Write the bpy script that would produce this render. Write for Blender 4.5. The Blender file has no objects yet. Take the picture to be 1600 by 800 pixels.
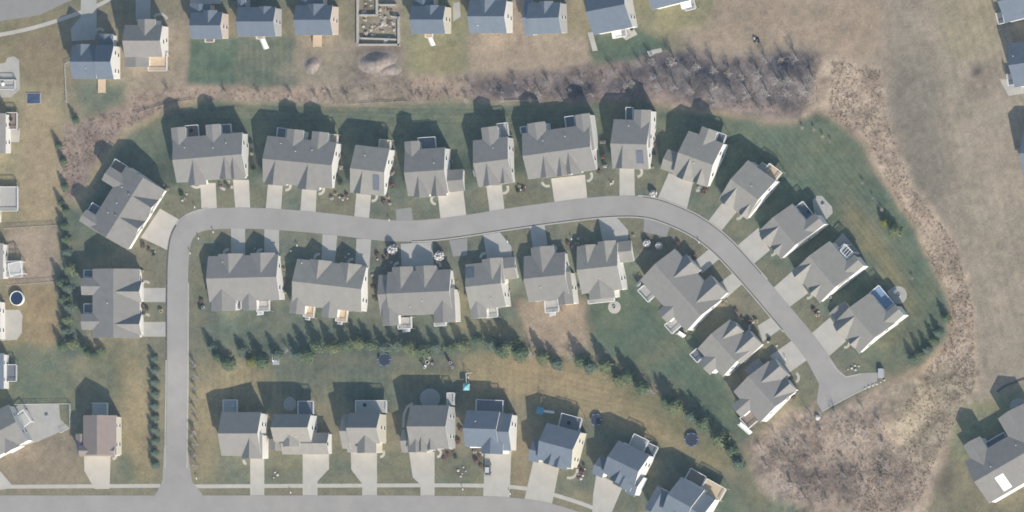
EXPO = 1.16; HAZE = 0.00013
import bpy, bmesh, math, random
import numpy as np
from mathutils import Vector, Matrix
R = math.radians
C = bpy.context.scene.collection
S = 0.2                                   # metres per pixel of the 1600 px wide map
TX, TY = 0.37, 0.045                      # lean of the line of sight, east and south of vertical
ZC = Vector((TX, -TY, 1)).normalized()
RX = Vector((0, 1, 0)).cross(ZC).normalized()
UY = ZC.cross(RX)
DET = RX.x * UY.y - RX.y * UY.x
def P(px, py, z=0.0):
    """survey co-ordinates (map pixels of a point seen at height z) to world metres"""
    a = (px - 800) * S - RX.z * z
    b = (400 - py) * S - UY.z * z
    return ((a * UY.y - b * RX.y) / DET, (b * RX.x - a * UY.x) / DET)
def PW(px, py, z=0.0):
    x, y = P(px, py, z); return Vector((x, y, z))

MAIN_ROAD = [(275, 790), (275, 700), (277, 600), (277, 470), (278, 400), (284, 365), (305, 345), (350, 340), (430, 342), (520, 350), (600, 361), (660, 361), (720, 354), (800, 341), (880, 330), (950, 322), (1010, 322), (1050, 335), (1092, 355), (1130, 385), (1162, 420), (1196, 459), (1219, 487), (1253, 526), (1281, 563), (1305, 602)]
_CL = MAIN_ROAD[1:] + [(1320, 605), (1360, 592)]
PLAT = 3.0
def sstep(t): t = np.clip(t, 0, 1); return t * t * (3 - 2 * t)
def zg(x, y):
    """ground height: the road and front gardens stand on a low ridge, back gardens lie lower"""
    x = np.asarray(x, float); y = np.asarray(y, float); d = np.full(x.shape, 1e9)
    for (x0, y0), (x1, y1) in zip(_CL, _CL[1:]):
        vx, vy = x1 - x0, y1 - y0; t = np.clip(((x - x0) * vx + (y - y0) * vy) / (vx * vx + vy * vy), 0, 1)
        d = np.minimum(d, np.hypot(x - x0 - t * vx, y - y0 - t * vy))
    z = PLAT * (1 - sstep((d - 60) / 62)) * (1 - sstep((y - 535) / 150) * (x < 800))
    return z if z.shape else float(z)
def PG(px, py):
    z = zg(px, py); x, y = P(px, py, z); return x, y, z
# ---------------------------------------------------------------- materials
def lin(c):
    return tuple(((v / 255) / 12.92 if v / 255 <= .04045 else ((v / 255 + .055) / 1.055) ** 2.4) for v in c)
MATS = {}
def mat(name, col, rough=.85, var=.12, scale=1.2, bump=0., spec=.25, metal=0., streak=None, col2=None):
    if name in MATS: return MATS[name]
    m = bpy.data.materials.new(name); m.use_nodes = True
    nt = m.node_tree; b = nt.nodes['Principled BSDF']
    b.inputs['Roughness'].default_value = rough
    b.inputs['Specular IOR Level'].default_value = spec
    b.inputs['Metallic'].default_value = metal
    tc = nt.nodes.new('ShaderNodeTexCoord')
    n1 = nt.nodes.new('ShaderNodeTexNoise'); n1.inputs['Scale'].default_value = scale; n1.inputs['Detail'].default_value = 6; n1.inputs['Roughness'].default_value = .65
    vec = tc.outputs['Object']
    if streak:
        mp = nt.nodes.new('ShaderNodeMapping'); mp.inputs['Scale'].default_value = streak
        nt.links.new(vec, mp.inputs['Vector']); vec = mp.outputs['Vector']
    nt.links.new(vec, n1.inputs['Vector'])
    r = nt.nodes.new('ShaderNodeValToRGB')
    c2 = col2 or col
    r.color_ramp.elements[0].position = .3; r.color_ramp.elements[1].position = .7
    r.color_ramp.elements[0].color = tuple(max(0, v * (1 - var)) for v in col) + (1,)
    r.color_ramp.elements[1].color = tuple(min(1, v * (1 + var)) for v in c2) + (1,)
    nt.links.new(n1.outputs['Fac'], r.inputs['Fac'])
    nt.links.new(r.outputs['Color'], b.inputs['Base Color'])
    if bump:
        n2 = nt.nodes.new('ShaderNodeTexNoise'); n2.inputs['Scale'].default_value = scale * 5; n2.inputs['Detail'].default_value = 5
        nt.links.new(tc.outputs['Object'], n2.inputs['Vector'])
        bp = nt.nodes.new('ShaderNodeBump'); bp.inputs['Strength'].default_value = .6; bp.inputs['Distance'].default_value = bump
        nt.links.new(n2.outputs['Fac'], bp.inputs['Height']); nt.links.new(bp.outputs['Normal'], b.inputs['Normal'])
    MATS[name] = m
    return m
def attr_mat(name, rough=.95, bump=.0, trans=0., noise=.16, nscale=1.1):
    """colour from the mesh's own per-point colour, broken up by fine noise"""
    m = bpy.data.materials.new(name); m.use_nodes = True
    nt = m.node_tree; b = nt.nodes['Principled BSDF']; L = nt.links.new
    b.inputs['Roughness'].default_value = rough; b.inputs['Specular IOR Level'].default_value = .1
    at = nt.nodes.new('ShaderNodeAttribute'); at.attribute_name = 'col'
    tc = nt.nodes.new('ShaderNodeTexCoord')
    def nz(sc, det):
        n = nt.nodes.new('ShaderNodeTexNoise'); n.inputs['Scale'].default_value = sc; n.inputs['Detail'].default_value = det; n.inputs['Roughness'].default_value = .7
        L(tc.outputs['Object'], n.inputs['Vector']); return n
    n = nz(nscale, 6)
    mr = nt.nodes.new('ShaderNodeMapRange'); mr.inputs['From Min'].default_value = .3; mr.inputs['From Max'].default_value = .7
    mr.inputs['To Min'].default_value = 1 - noise; mr.inputs['To Max'].default_value = 1 + noise
    L(n.outputs['Fac'], mr.inputs['Value'])
    mx = nt.nodes.new('ShaderNodeVectorMath'); mx.operation = 'SCALE'
    L(at.outputs['Color'], mx.inputs[0]); L(mr.outputs['Result'], mx.inputs['Scale'])
    L(mx.outputs['Vector'], b.inputs['Base Color'])
    if bump:
        n2 = nz(nscale * 1.4, 7)
        bp = nt.nodes.new('ShaderNodeBump'); bp.inputs['Strength'].default_value = 1; 
        mu = nt.nodes.new('ShaderNodeMath'); mu.operation = 'MULTIPLY'
        L(at.outputs['Alpha'], mu.inputs[0]); mu.inputs[1].default_value = bump
        L(mu.outputs[0], bp.inputs['Distance']); L(n2.outputs['Fac'], bp.inputs['Height']); L(bp.outputs['Normal'], b.inputs['Normal'])
    return m

WHITE = mat('white_trim', (.74, .74, .72), .6, .03)
CONC = mat('pale_concrete', (.395, .37, .325), .9, .10, .28, .004)
CONCS = [CONC, mat('new_concrete', (.44, .40, .345), .9, .08, .3, .004), mat('grey_concrete', (.345, .33, .30), .9, .10, .3, .004)]
ASPH = mat('worn_asphalt', (.29, .271, .249), .92, .10, .12, .004)
ASPH2 = mat('parking_asphalt', (.235,.225,.21), .92, .07, .3, .004)
KERB = mat('kerb_concrete', (.38, .36, .32), .9, .1, .5)
PATIO = mat('patio_pavers', (.30, .285, .265), .9, .12, 1.2, .006)
ROOFS = {
 'g': mat('warm_grey_shingles', (.224, .212, .195), .93, .07, .6, .012, spec=.2),
 'k': mat('taupe_shingles', (.22, .205, .19), .93, .08, .6, .012, spec=.2),
 'b': mat('slate_blue_shingles', (.130, .152, .185), .9, .09, .6, .012, spec=.2),
 'n': mat('brown_shingles', (.235, .19, .17), .93, .08, .6, .012, spec=.2)}
for i_, (dr, dw) in enumerate([(.93, 1.), (1.07, .97)]):
    for k_, c_ in (('g', (.224, .212, .195)), ('b', (.130, .152, .185))): ROOFS[k_ + str(i_)] = mat(k_ + 'shingles' + str(i_), (c_[0] * dr, c_[1] * dr, c_[2] * dr * dw), .93, .09, .5, .012, spec=.2)
WALLS = {
 'w': mat('white_siding', (.72, .70, .66), .7, .03),
 'c': mat('cream_siding', (.60, .56, .46), .7, .04),
 't': mat('tan_siding', (.50, .44, .36), .7, .05),
 'g': mat('grey_siding', (.45, .45, .44), .7, .05),
 'p': mat('pinkish_siding', (.62, .52, .45), .7, .05)}
GLASS = mat('window_glass', (.03, .04, .05), .12, .05, spec=.6)
DOORM = mat('garage_door_paint', (.62, .60, .56), .6, .04)
DECKS = {'w': mat('pale_deck_boards', (.33, .32, .30), .8, .1, 2), 't': mat('tan_deck_boards', (.46, .36, .25), .8, .12, 2),
         'b': mat('brown_deck_boards', (.20, .155, .13), .8, .12, 2), 'd': mat('grey_deck_boards', (.13, .14, .16), .8, .12, 2),
         'u': mat('blue_patio_cover', (.17, .25, .36), .6, .25, 1.4)}
METAL = mat('vent_metal', (.55, .55, .54), .5, .05)
DARK = mat('dark_rubber', (.02, .02, .022), .8, .1)
PANEL = mat('dark_panel', (.115, .125, .15), .45, .08, 1)
BARK = mat('bark', (.34, .30, .265), .95, .2, 3)
MULCH = mat('bark_mulch', (.12, .085, .07), .95, .35, 3, .03)
STONE = mat('pale_boulder', (.40, .385, .36), .9, .15, 2, .02)
EVG = [mat('spruce_needles', (.065, .094, .055), .9, .4, 1.5, col2=(.12, .155, .085)),
       mat('pine_needles', (.095, .118, .06), .9, .4, 1.5, col2=(.16, .18, .095)),
       mat('blue_spruce_needles', (.075, .105, .08), .9, .4, 1.5, col2=(.13, .165, .12))]
YEL = mat('yellow_green_leaves', (.17, .18, .055), .9, .35, 2)
TWIG = [mat('grey_twigs', (.37, .335, .31), .95, .2, 2), mat('pale_twigs', (.38, .335, .29), .95, .2, 2), mat('purple_twigs', (.31, .275, .27), .95, .2, 2)]
BLOS = mat('white_blossom', (.56, .54, .52), .9, .1, 3)
SHRUB = [mat('evergreen_shrub', (.05, .075, .04), .9, .4, 4), mat('dormant_shrub', (.16, .10, .08), .95, .3, 4), mat('straw_grass', (.36, .30, .20), .95, .2, 4), mat('pale_shrub', (.40, .38, .35), .95, .2, 4)]

# ---------------------------------------------------------------- objects
def tag(o, label=None, cat=None, group=None, kind=None):
    if label: o['label'] = label
    if cat: o['category'] = cat
    if group: o['group'] = group
    if kind: o['kind'] = kind
    return o
def empty(name, loc, rz=0.):
    o = bpy.data.objects.new(name, None); C.objects.link(o); o.location = loc; o.rotation_euler = (0, 0, rz)
    o.empty_display_size = .5
    return o
def mk(name, verts, faces, mats, parent=None, mi=None, loc=None, smooth=False):
    me = bpy.data.meshes.new(name); me.from_pydata([tuple(v) for v in verts], [], faces)
    for m in (mats if isinstance(mats, (list, tuple)) else [mats]): me.materials.append(m)
    if mi: me.polygons.foreach_set('material_index', mi)
    if smooth: me.polygons.foreach_set('use_smooth', [True] * len(me.polygons))
    me.update()
    o = bpy.data.objects.new(name, me); C.objects.link(o)
    if parent: o.parent = parent
    if loc is not None: o.location = loc
    return o
class MB:
    def __init__(s): s.v = []; s.f = []; s.m = []
    def add(s, vs, fs, m=0):
        n = len(s.v); s.v += [Vector(v) for v in vs]; s.f += [tuple(i + n for i in f) for f in fs]; s.m += [m] * len(fs)
    def hexa(s, p, m=0):      # 8 points: bottom 4 ccw, top 4 ccw
        s.add(p, [(3, 2, 1, 0), (4, 5, 6, 7), (0, 1, 5, 4), (1, 2, 6, 5), (2, 3, 7, 6), (3, 0, 4, 7)], m)
    def box(s, x0, y0, z0, x1, y1, z1, m=0):
        s.hexa([(x0, y0, z0), (x1, y0, z0), (x1, y1, z0), (x0, y1, z0), (x0, y0, z1), (x1, y0, z1), (x1, y1, z1), (x0, y1, z1)], m)
    def bar(s, a, b, r0, r1=None, n=6, m=0, cap=True):
        a = Vector(a); b = Vector(b); r1 = r0 if r1 is None else r1
        d = (b - a).normalized() if (b - a).length > 1e-6 else Vector((0, 0, 1))
        u = d.orthogonal().normalized(); w = d.cross(u)
        vs = []
        for c, r in ((a, r0), (b, r1)):
            for k in range(n):
                t = 2 * math.pi * k / n; vs.append(c + u * (r * math.cos(t)) + w * (r * math.sin(t)))
        fs = [(k, (k + 1) % n, n + (k + 1) % n, n + k) for k in range(n)]
        if cap: fs += [tuple(range(n - 1, -1, -1)), tuple(range(n, 2 * n))]
        s.add(vs, fs, m)
    def ball(s, c, r, rz=None, seg=8, rings=5, m=0, jit=0., rnd=random):
        rz = rz or r; vs = [Vector(c) + Vector((0, 0, rz))]
        for i in range(1, rings):
            ph = math.pi * i / rings
            for k in range(seg):
                t = 2 * math.pi * k / seg; q = 1 + rnd.uniform(-jit, jit)
                vs.append(Vector(c) + Vector((r * q * math.sin(ph) * math.cos(t), r * q * math.sin(ph) * math.sin(t), rz * q * math.cos(ph))))
        vs.append(Vector(c) - Vector((0, 0, rz)))
        fs = [(0, 1 + k, 1 + (k + 1) % seg) for k in range(seg)]
        for i in range(rings - 2):
            a = 1 + i * seg
            fs += [(a + k, a + seg + k, a + seg + (k + 1) % seg, a + (k + 1) % seg) for k in range(seg)]
        a = 1 + (rings - 2) * seg
        fs += [(a + k, len(vs) - 1, a + (k + 1) % seg) for k in range(seg)]
        s.add(vs, fs, m)
    def build(s, name, mats, parent=None, loc=None, smooth=False):
        return mk(name, s.v, s.f, mats, parent, s.m, loc, smooth)
def slab(name, poly, z, m, th=.05, **kw):
    """flat paved area from a map polygon, as a thin slab whose top is at z"""
    pts = [Vector(PG(x, y)) for x, y in poly]
    zz = max(p.z for p in pts)
    pts = [PW(x, y, zz) for x, y in poly]
    ar = sum(pts[i].x * pts[(i + 1) % len(pts)].y - pts[(i + 1) % len(pts)].x * pts[i].y for i in range(len(pts)))
    if ar < 0: pts = pts[::-1]
    n = len(pts)
    c = sum(pts, Vector()) / n
    vs = [(p.x - c.x, p.y - c.y, z) for p in pts] + [(p.x - c.x, p.y - c.y, z - th) for p in pts]
    fs = [tuple(range(n))] + [(i, n + i, n + (i + 1) % n, (i + 1) % n) for i in range(n)]
    o = mk(name, vs, fs, m, loc=(c.x, c.y, zz))
    tag(o, **kw) if kw else None
    o['kind'] = 'structure'
    return o
def smooth_line(pts, it=3):
    for _ in range(it):
        q = [pts[0]]
        for a, b in zip(pts, pts[1:]):
            q.append((a[0] * .75 + b[0] * .25, a[1] * .75 + b[1] * .25)); q.append((a[0] * .25 + b[0] * .75, a[1] * .25 + b[1] * .75))
        q.append(pts[-1]); pts = q
    return pts
def offset_line(pts, d):
    out = []
    for i, p in enumerate(pts):
        a = pts[max(0, i - 1)]; b = pts[min(len(pts) - 1, i + 1)]
        tx, ty = b[0] - a[0], b[1] - a[1]; l = math.hypot(tx, ty) or 1
        dd = d[i] if isinstance(d, (list, tuple)) else d
        out.append((p[0] - ty / l * dd, p[1] + tx / l * dd))
    return out
def strip(name, pts, w, z, m, th=.05, lab=None, cat=None, kind='structure', edge_only=None):
    """ribbon along a map polyline, width w px, as a slab"""
    a = offset_line(pts, w / 2 if not isinstance(w, list) else [q / 2 for q in w]); b = offset_line(pts, -w / 2 if not isinstance(w, list) else [-q / 2 for q in w])
    A = [Vector(PG(*p)) for p in a]; B = [Vector(PG(*p)) for p in b]; n = len(A)
    vs = [(p.x, p.y, p.z + z) for p in A] + [(p.x, p.y, p.z + z) for p in B] + [(p.x, p.y, p.z + z - th) for p in A] + [(p.x, p.y, p.z + z - th) for p in B]
    fs = []
    for i in range(n - 1):
        fs += [(i, i + 1, n + i + 1, n + i), (i + 1, i, 2 * n + i, 2 * n + i + 1), (n + i, n + i + 1, 3 * n + i + 1, 3 * n + i)]
    o = mk(name, vs, fs, m)
    bm = bmesh.new(); bm.from_mesh(o.data); bmesh.ops.recalc_face_normals(bm, faces=bm.faces)
    if sum(f.normal.z * f.calc_area() for f in bm.faces) < 0: bmesh.ops.reverse_faces(bm, faces=bm.faces)
    bm.to_mesh(o.data); bm.free()
    tag(o, lab, cat, kind=kind); return o
def subtree_copy(root, loc, rz=0., sc=1., label=None, group=None, mats=None):
    r = root.copy(); C.objects.link(r); r.location = loc; r.rotation_euler = (0, 0, rz); r.scale = (sc, sc, sc) if not isinstance(sc, tuple) else sc
    if label: r['label'] = label
    if group: r['group'] = group
    for ch in list(root.children):
        c = ch.copy(); C.objects.link(c); c.parent = r
        if mats and c.name.split('.')[0] in mats:
            c.data = mats[c.name.split('.')[0]]
        for g in list(ch.children):
            d = g.copy(); C.objects.link(d); d.parent = c
    return r
# ---------------------------------------------------------------- houses
class House:
    def __init__(s, name, label, cx, cy, th, ze=5.75, pitch=.34, roof='g', wall='w', seed=0):
        s.cx, s.cy, s.th, s.ze, s.pitch = cx, cy, R(th), ze, pitch
        s.co, s.si = math.cos(s.th), math.sin(s.th)
        x, y = P(cx, cy, ze); s.o = Vector((x, y, 0))
        s.root = empty(name, s.o); tag(s.root, label, 'house')
        s.w = MB(); s.r = MB(); s.n = 0; s.roof = ROOFS.get(roof + ['', '0', '1'][int(cx * 3 + cy) % 3], ROOFS[roof]); s.wall = WALLS[wall]; s.rnd = random.Random(int(cx * 7 + cy))
        s.blocks = []
    def L(s, u, v, zs, z=None):
        """local map offsets seen at height zs -> root-relative point at height z"""
        px = s.cx + u * s.co - v * s.si; py = s.cy + u * s.si + v * s.co
        x, y = P(px, py, zs)
        return Vector((x - s.o.x, y - s.o.y, zs if z is None else z))
    def block(s, u0, v0, u1, v1, axis='u', ze=None, pitch=None, hip=(0, 0), rise=None, wins=True):
        ze = s.ze if ze is None else ze; s.n += 1; j = s.n
        ze += .013 * j
        pitch = pitch or s.pitch; zs = ze
        half = (v1 - v0) / 2 * S if axis == 'u' else (u1 - u0) / 2 * S
        rise = rise or half * pitch; T = .2
        def q(a, b, z):       # a along ridge, b across
            return s.L(a, b, zs, z) if axis == 'u' else s.L(b, a, zs, z)
        a0, a1, b0, b1 = (u0, u1, v0, v1) if axis == 'u' else (v0, v1, u0, u1)
        bm_ = (b0 + b1) / 2; zr = ze + rise
        if hip[0] or hip[1]:
            h0 = a0 + (half / S if hip[0] else 0); h1 = a1 - (half / S if hip[1] else 0)
            if h0 > h1: h0 = h1 = (h0 + h1) / 2
            top = [q(a0, b0, ze), q(a1, b0, ze), q(a1, b1, ze), q(a0, b1, ze), q(h0, bm_, zr), q(h1, bm_, zr)]
            bot = [q(a0, b0, ze - T), q(a1, b0, ze - T), q(a1, b1, ze - T), q(a0, b1, ze - T)]
            s.r.add(top + bot, [(0, 1, 5, 4), (1, 2, 5), (2, 3, 4, 5), (3, 0, 4)], 0)
            s.r.add(top + bot, [(0, 6, 7, 1), (1, 7, 8, 2), (2, 8, 9, 3), (3, 9, 6, 0), (9, 8, 7, 6)], 1)
        else:
            e = [q(a0, b0, ze), q(a0, bm_, zr), q(a0, b1, ze), q(a1, b0, ze), q(a1, bm_, zr), q(a1, b1, ze)]
            d = [p - Vector((0, 0, T)) for p in e]
            s.r.add(e + d, [(0, 3, 4, 1), (1, 4, 5, 2)], 0)
            s.r.add(e + d, [(6, 7, 10, 9), (7, 8, 11, 10), (0, 1, 7, 6), (1, 2, 8, 7), (3, 9, 10, 4), (4, 10, 11, 5), (0, 6, 9, 3), (2, 5, 11, 8)], 1)
        # walls, inset under the eaves
        iw = 1.7 + .06 * j
        A0, A1, B0, B1 = a0 + iw, a1 - iw, b0 + iw, b1 - iw
        zt = ze - T + (iw * S) * pitch - .03; gz = zr - T - .04
        h0_, h1_ = hip
        bt = [q(A0, B0, -.2), q(A1, B0, -.2), q(A1, B1, -.2), q(A0, B1, -.2)]
        tp = [q(A0, B0, zt), q(A1, B0, zt), q(A1, B1, zt), q(A0, B1, zt)]
        s.w.add(bt + tp, [(0, 1, 5, 4), (1, 2, 6, 5), (2, 3, 7, 6), (3, 0, 4, 7)], 0)
        if not h0_: s.w.add([q(A0, B0, zt), q(A0, B1, zt), q(A0, bm_, gz)], [(0, 1, 2)], 0)
        if not h1_: s.w.add([q(A1, B0, zt), q(A1, B1, zt), q(A1, bm_, gz)], [(0, 1, 2)], 0)
        s.blocks.append((tp, ze, wins, (u0, v0, u1, v1)))
        return zr
    def cross(s, u, w, vout, pitch=.85, ze=None, vin=0, door=False, rise=None):
        """gable whose ridge runs out from the main ridge to vout"""
        ze = ze or s.ze - .02
        v0, v1 = (vout, vin) if vout < vin else (vin, vout)
        # keep its ridge under the main one
        r = min((w / 2) * S * pitch, s.maxrise * (.97 if (vout > 0) == (s.co > -.5 and abs(s.th) < 1.4) else .82))
        s.block(u - w / 2, v0, u + w / 2, v1, 'v', ze, r / ((w / 2) * S), wins=False)
        if door: s.door(u, vout, min(w - 5, 25), ze)
    def door(s, u, vout, w, zs=None):
        zs = zs or s.ze; sg = 1 if vout > 0 else -1
        ins = 1.7 + .06 * s.n
        vv = vout - sg * ins
        m = MB(); a = s.L(u - w / 2, vv, zs, 0); b = s.L(u + w / 2, vv, zs, 0)
        n = (s.L(u, vv + sg, zs, 0) - s.L(u, vv, zs, 0)).normalized()
        def quadbox(p0, p1, z0, z1, d0, d1, k):
            m.hexa([p0 + n * d0 + Vector((0, 0, z0)), p1 + n * d0 + Vector((0, 0, z0)), p1 + n * d1 + Vector((0, 0, z0)), p0 + n * d1 + Vector((0, 0, z0)),
                    p0 + n * d0 + Vector((0, 0, z1)), p1 + n * d0 + Vector((0, 0, z1)), p1 + n * d1 + Vector((0, 0, z1)), p0 + n * d1 + Vector((0, 0, z1))], k)
        px = s.cx + u * s.co - (vout + sg * 3) * s.si; py = s.cy + u * s.si + (vout + sg * 3) * s.co; zb = zg(px, py)
        for k in range(4): quadbox(a, b, zb + .05 + k * .5, zb + .05 + k * .5 + .48, .0, .05, 0)
        m.build('garage_door', DOORM, s.root)
    def windows(s, limit=6):
        c = 0
        for tp, ze, ok, _ in s.blocks:
            if not ok: continue
            n = len(tp)
            cen = sum(tp, Vector()) / 4
            for i in range(4):
                a, b = tp[i].copy(), tp[(i + 1) % 4].copy(); a.z = b.z = 0
                d = (b - a); ln = d.length; d.normalize(); nn = Vector((d.y, -d.x, 0))
                if nn.dot((a + b) / 2 - Vector((cen.x, cen.y, 0))) < 0: nn = -nn
                if nn.x < .35 or ln < 4: continue
                k = max(1, int(ln / 5))
                for q in range(k):
                    for z0 in ((1.0, 3.8) if ze > 5.0 else (3.2,)):
                        q_ = a + d * (ln * (q + .5) / k) + s.o
                        if z0 < zg(800 + (q_.x * RX.x + q_.y * RX.y) / S, 400 - (q_.x * UY.x + q_.y * UY.y) / S) + .5: continue
                        if c >= limit: return
                        p = a + d * (ln * (q + .5) / k + s.rnd.uniform(-.4, .4)) + Vector((0, 0, z0))
                        f = MB(); g = MB(); hw, hh = .55, 1.25
                        def bx(mb, x0, x1, z0_, z1_, d0, d1):
                            P_ = [p + d * x0 + nn * d0, p + d * x1 + nn * d0, p + d * x1 + nn * d1, p + d * x0 + nn * d1]
                            mb.hexa([v + Vector((0, 0, z0_)) for v in P_] + [v + Vector((0, 0, z1_)) for v in P_])
                        bx(f, -hw - .1, -hw, -.1, hh + .1, -.02, .07); bx(f, hw, hw + .1, -.1, hh + .1, -.02, .07)
                        bx(f, -hw, hw, -.1, 0, -.02, .07); bx(f, -hw, hw, hh, hh + .1, -.02, .07)
                        bx(g, -hw, hw, 0, hh, -.01, .03)
                        fo = f.build('window', WHITE, s.root); g.build('pane', GLASS, fo); c += 1
    def deck(s, u0, v0, u1, v1, z=2.7, kind='w', rail='nesw', stair=None, cover=False):
        zs = z
        A = lambda u, v, zz: s.L(u, v, zs, zz)
        m = MB(); c = [(u0, v0), (u1, v0), (u1, v1), (u0, v1)]
        m.hexa([A(*p, z - .18) for p in c] + [A(*p, z) for p in c])
        for p in c: m.bar(A(*p, -.1), A(*p, z - .1), .09, n=4)
        d = m.build('deck', DECKS[kind], s.root)
        if rail:
            r = MB(); h = .95
            edges = [(c[0], c[1]), (c[1], c[2]), (c[2], c[3]), (c[3], c[0])]
            for k, (a, b) in enumerate(edges):
                mv = (v0 + v1) / 2
                if k == 0 and abs(v0) < abs(v1): continue      # house side stays open
                if k == 2 and abs(v1) < abs(v0): continue
                pa, pb = A(*a, z), A(*b, z)
                r.bar(pa + Vector((0, 0, h)), pb + Vector((0, 0, h)), .1, n=4)
                r.bar(pa + Vector((0, 0, .12)), pb + Vector((0, 0, .12)), .04, n=4)
                n = max(2, int((pb - pa).length / .22))
                for i in range(n + 1):
                    q = pa.lerp(pb, i / n); r.bar(q, q + Vector((0, 0, h)), .075 if i in (0, n) else .02, n=4, cap=False)
            r.build('railing', WHITE, d)
        if stair:
            u, v, du, dv, w = stair       # start point and direction in local px, width px
            st = MB(); ln = math.hypot(du, dv); N = 12
            pu, pv = -dv / ln * w / 2, du / ln * w / 2
            for k in range(N):
                t0, t1 = k / N, (k + 1) / N; zz = z * (1 - (k + 1) / N) + .05
                cs = [(u + du * t0 - pu, v + dv * t0 - pv), (u + du * t1 - pu, v + dv * t1 - pv), (u + du * t1 + pu, v + dv * t1 + pv), (u + du * t0 + pu, v + dv * t0 + pv)]
                st.hexa([A(*p, max(-.02, zz - .12)) for p in cs] + [A(*p, zz + .1) for p in cs])
            for sg in (-1, 1):
                st.bar(A(u + pu * sg, v + pv * sg, z + .8), A(u + du + pu * sg, v + dv + pv * sg, .85), .07, n=4)
                for k in range(0, 5):
                    q = A(u + du * k / 4 + pu * sg, v + dv * k / 4 + pv * sg, z * (1 - k / 4)); st.bar(q, q + Vector((0, 0, .85)), .05, n=4)
            st.build('stair', WHITE, d)
        return d
    def vents(s, lst):
        for u, v in lst:
            half = s.D / 2; rise = s.maxrise
            z = s.ze + rise * (1 - abs(v - s.vm) / half)
            p = s.L(u, v, s.ze, z)
            m = MB(); m.bar(p - Vector((0, 0, .1)), p + Vector((0, 0, .45)), .11, n=8); m.bar(p + Vector((0, 0, .4)), p + Vector((0, 0, .5)), .18, .12, n=8)
            m.build('roof_vent', METAL, s.root)
    def panel(s, u0, v0, u1, v1, name='roof_panel', m=None, up=.09):
        half = s.D / 2; sg = 1 if (v0 + v1) / 2 > s.vm else -1
        def z(v): return s.ze + s.maxrise * (1 - abs(v - s.vm) / half) + .04
        mb = MB(); c = [(u0, v0), (u1, v0), (u1, v1), (u0, v1)]
        def seen(u, v, dz):
            zz = z(v) + dz; p = s.L(u, v, s.ze, zz); return p
        mb.hexa([seen(u, v, 0) for u, v in c] + [seen(u, v, up) for u, v in c])
        return mb.build(name, m or PANEL, s.root)
    def main(s, u0, v0, u1, v1, hip=(0, 0), rise=None):
        s.D = v1 - v0; s.vm = (v0 + v1) / 2
        s.maxrise = rise or s.D / 2 * S * s.pitch
        s.block(u0, v0, u1, v1, 'u', hip=hip, rise=rise)
    def done(s, limit=6):
        s.windows(limit)
        s.w.build('wall', s.wall, s.root)
        s.r.build('roof', [s.roof, WHITE], s.root)

def rect(u0, v0, u1, v1): return (u0, v0, u1, v1)
def house(name, label, cx, cy, th, main, crosses=(), blocks=(), decks=(), vents=(), panels=(), ze=5.75, pitch=.34, roof='g', wall='w', limit=6, hip=(0, 0), rise=None):
    h = House(name, label, cx, cy, th, ze, pitch, roof, wall)
    h.main(*main, hip=hip, rise=rise)
    for c in crosses:
        c = dict(c); h.cross(**c)
    for b in blocks:
        b = dict(b); h.block(b.pop('u0'), b.pop('v0'), b.pop('u1'), b.pop('v1'), **b)
    for d in decks: h.deck(**d)
    h.vents(vents)
    for p in panels: h.panel(*p)
    h.done(limit)
    return h
def X(u, w, v, door=False, p=.85, **k): return dict(u=u, w=w, vout=v, door=door, pitch=p, **k)
def B(u0, v0, u1, v1, axis='u', ze=None, **k): return dict(u0=u0, v0=v0, u1=u1, v1=v1, axis=axis, ze=ze, **k)
def D(u0, v0, u1, v1, kind='w', z=2.7, **k): return dict(u0=u0, v0=v0, u1=u1, v1=v1, kind=kind, z=z, **k)
H = {}
DU = 'duplex_house'; HO = 'house'
# -- upper row, fronts to the road (garages face down the map)
H['A1'] = house(DU, 'grey-roofed duplex set diagonally at the bend, backing onto the brushy corner', 192, 322, -58, (-54, -29, 56, 43),
  [X(-16, 30, 43, True), X(23, 30, 43, True)], [B(-56, -46, -35, 5, 'v'), B(17, -50, 42, 5, 'v')],
  [D(42, -48, 57, -27, 'b'), D(-34, -42, -20, -29, 'd')], [(-20, -12), (25, -15), (0, -8)], hip=(0, 0))
H['A2'] = house(DU, 'wide grey duplex just right of the bend, two pale drives and two rear wings', 327, 246, -4.8, (-54, -35, 55, 35),
  [X(-22, 28, 42, True), X(27, 28, 36), X(40, 26, 38, True)], [B(-56, -51, -33, 5, 'v'), B(-2, -51, 21, 5, 'v')],
  [D(-33, -52, -12, -35, 'b'), D(22, -49, 39, -36, 'd')], [(-35, -18), (10, -14), (30, -20)])
H['A3'] = house(DU, 'wide grey duplex, second from the bend in the upper row, corner deck at its rear', 468, 253, 5.5, (-54, -36, 55, 37),
  [X(-34, 34, 40, True), X(18, 34, 42, True)], [B(-24, -50, 2, 5, 'v'), B(15, -50, 41, 5, 'v')],
  [D(-38, -50, -24, -36, 'd'), D(41, -48, 57, -36, 't')], [(-30, -26), (-5, -16), (20, -20)])
H['A4'] = house(HO, 'narrow grey house with one dark roof panel, between wide duplex and paved stub', 578, 266, 6.5, (-27, -37, 27, 38),
  [X(-7, 30, 38, True)], [], [D(11, -50, 29, -36, 't')], [(-8, -22)], [(9, 6, 19, 30)])
H['A5'] = house(HO, 'grey house with stepped side garage and very wide drive beside paved stub', 667, 268, -4, (-32, -36, 31, 36),
  [X(-11, 24, 40), X(16, 24, 40)], [B(-32, -49, -9, 5, 'v'), B(24, 0, 57, 34, 'u', 4.2)],
  [D(-9, -53, 18, -37, 'd')], [(15, -12)])
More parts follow.
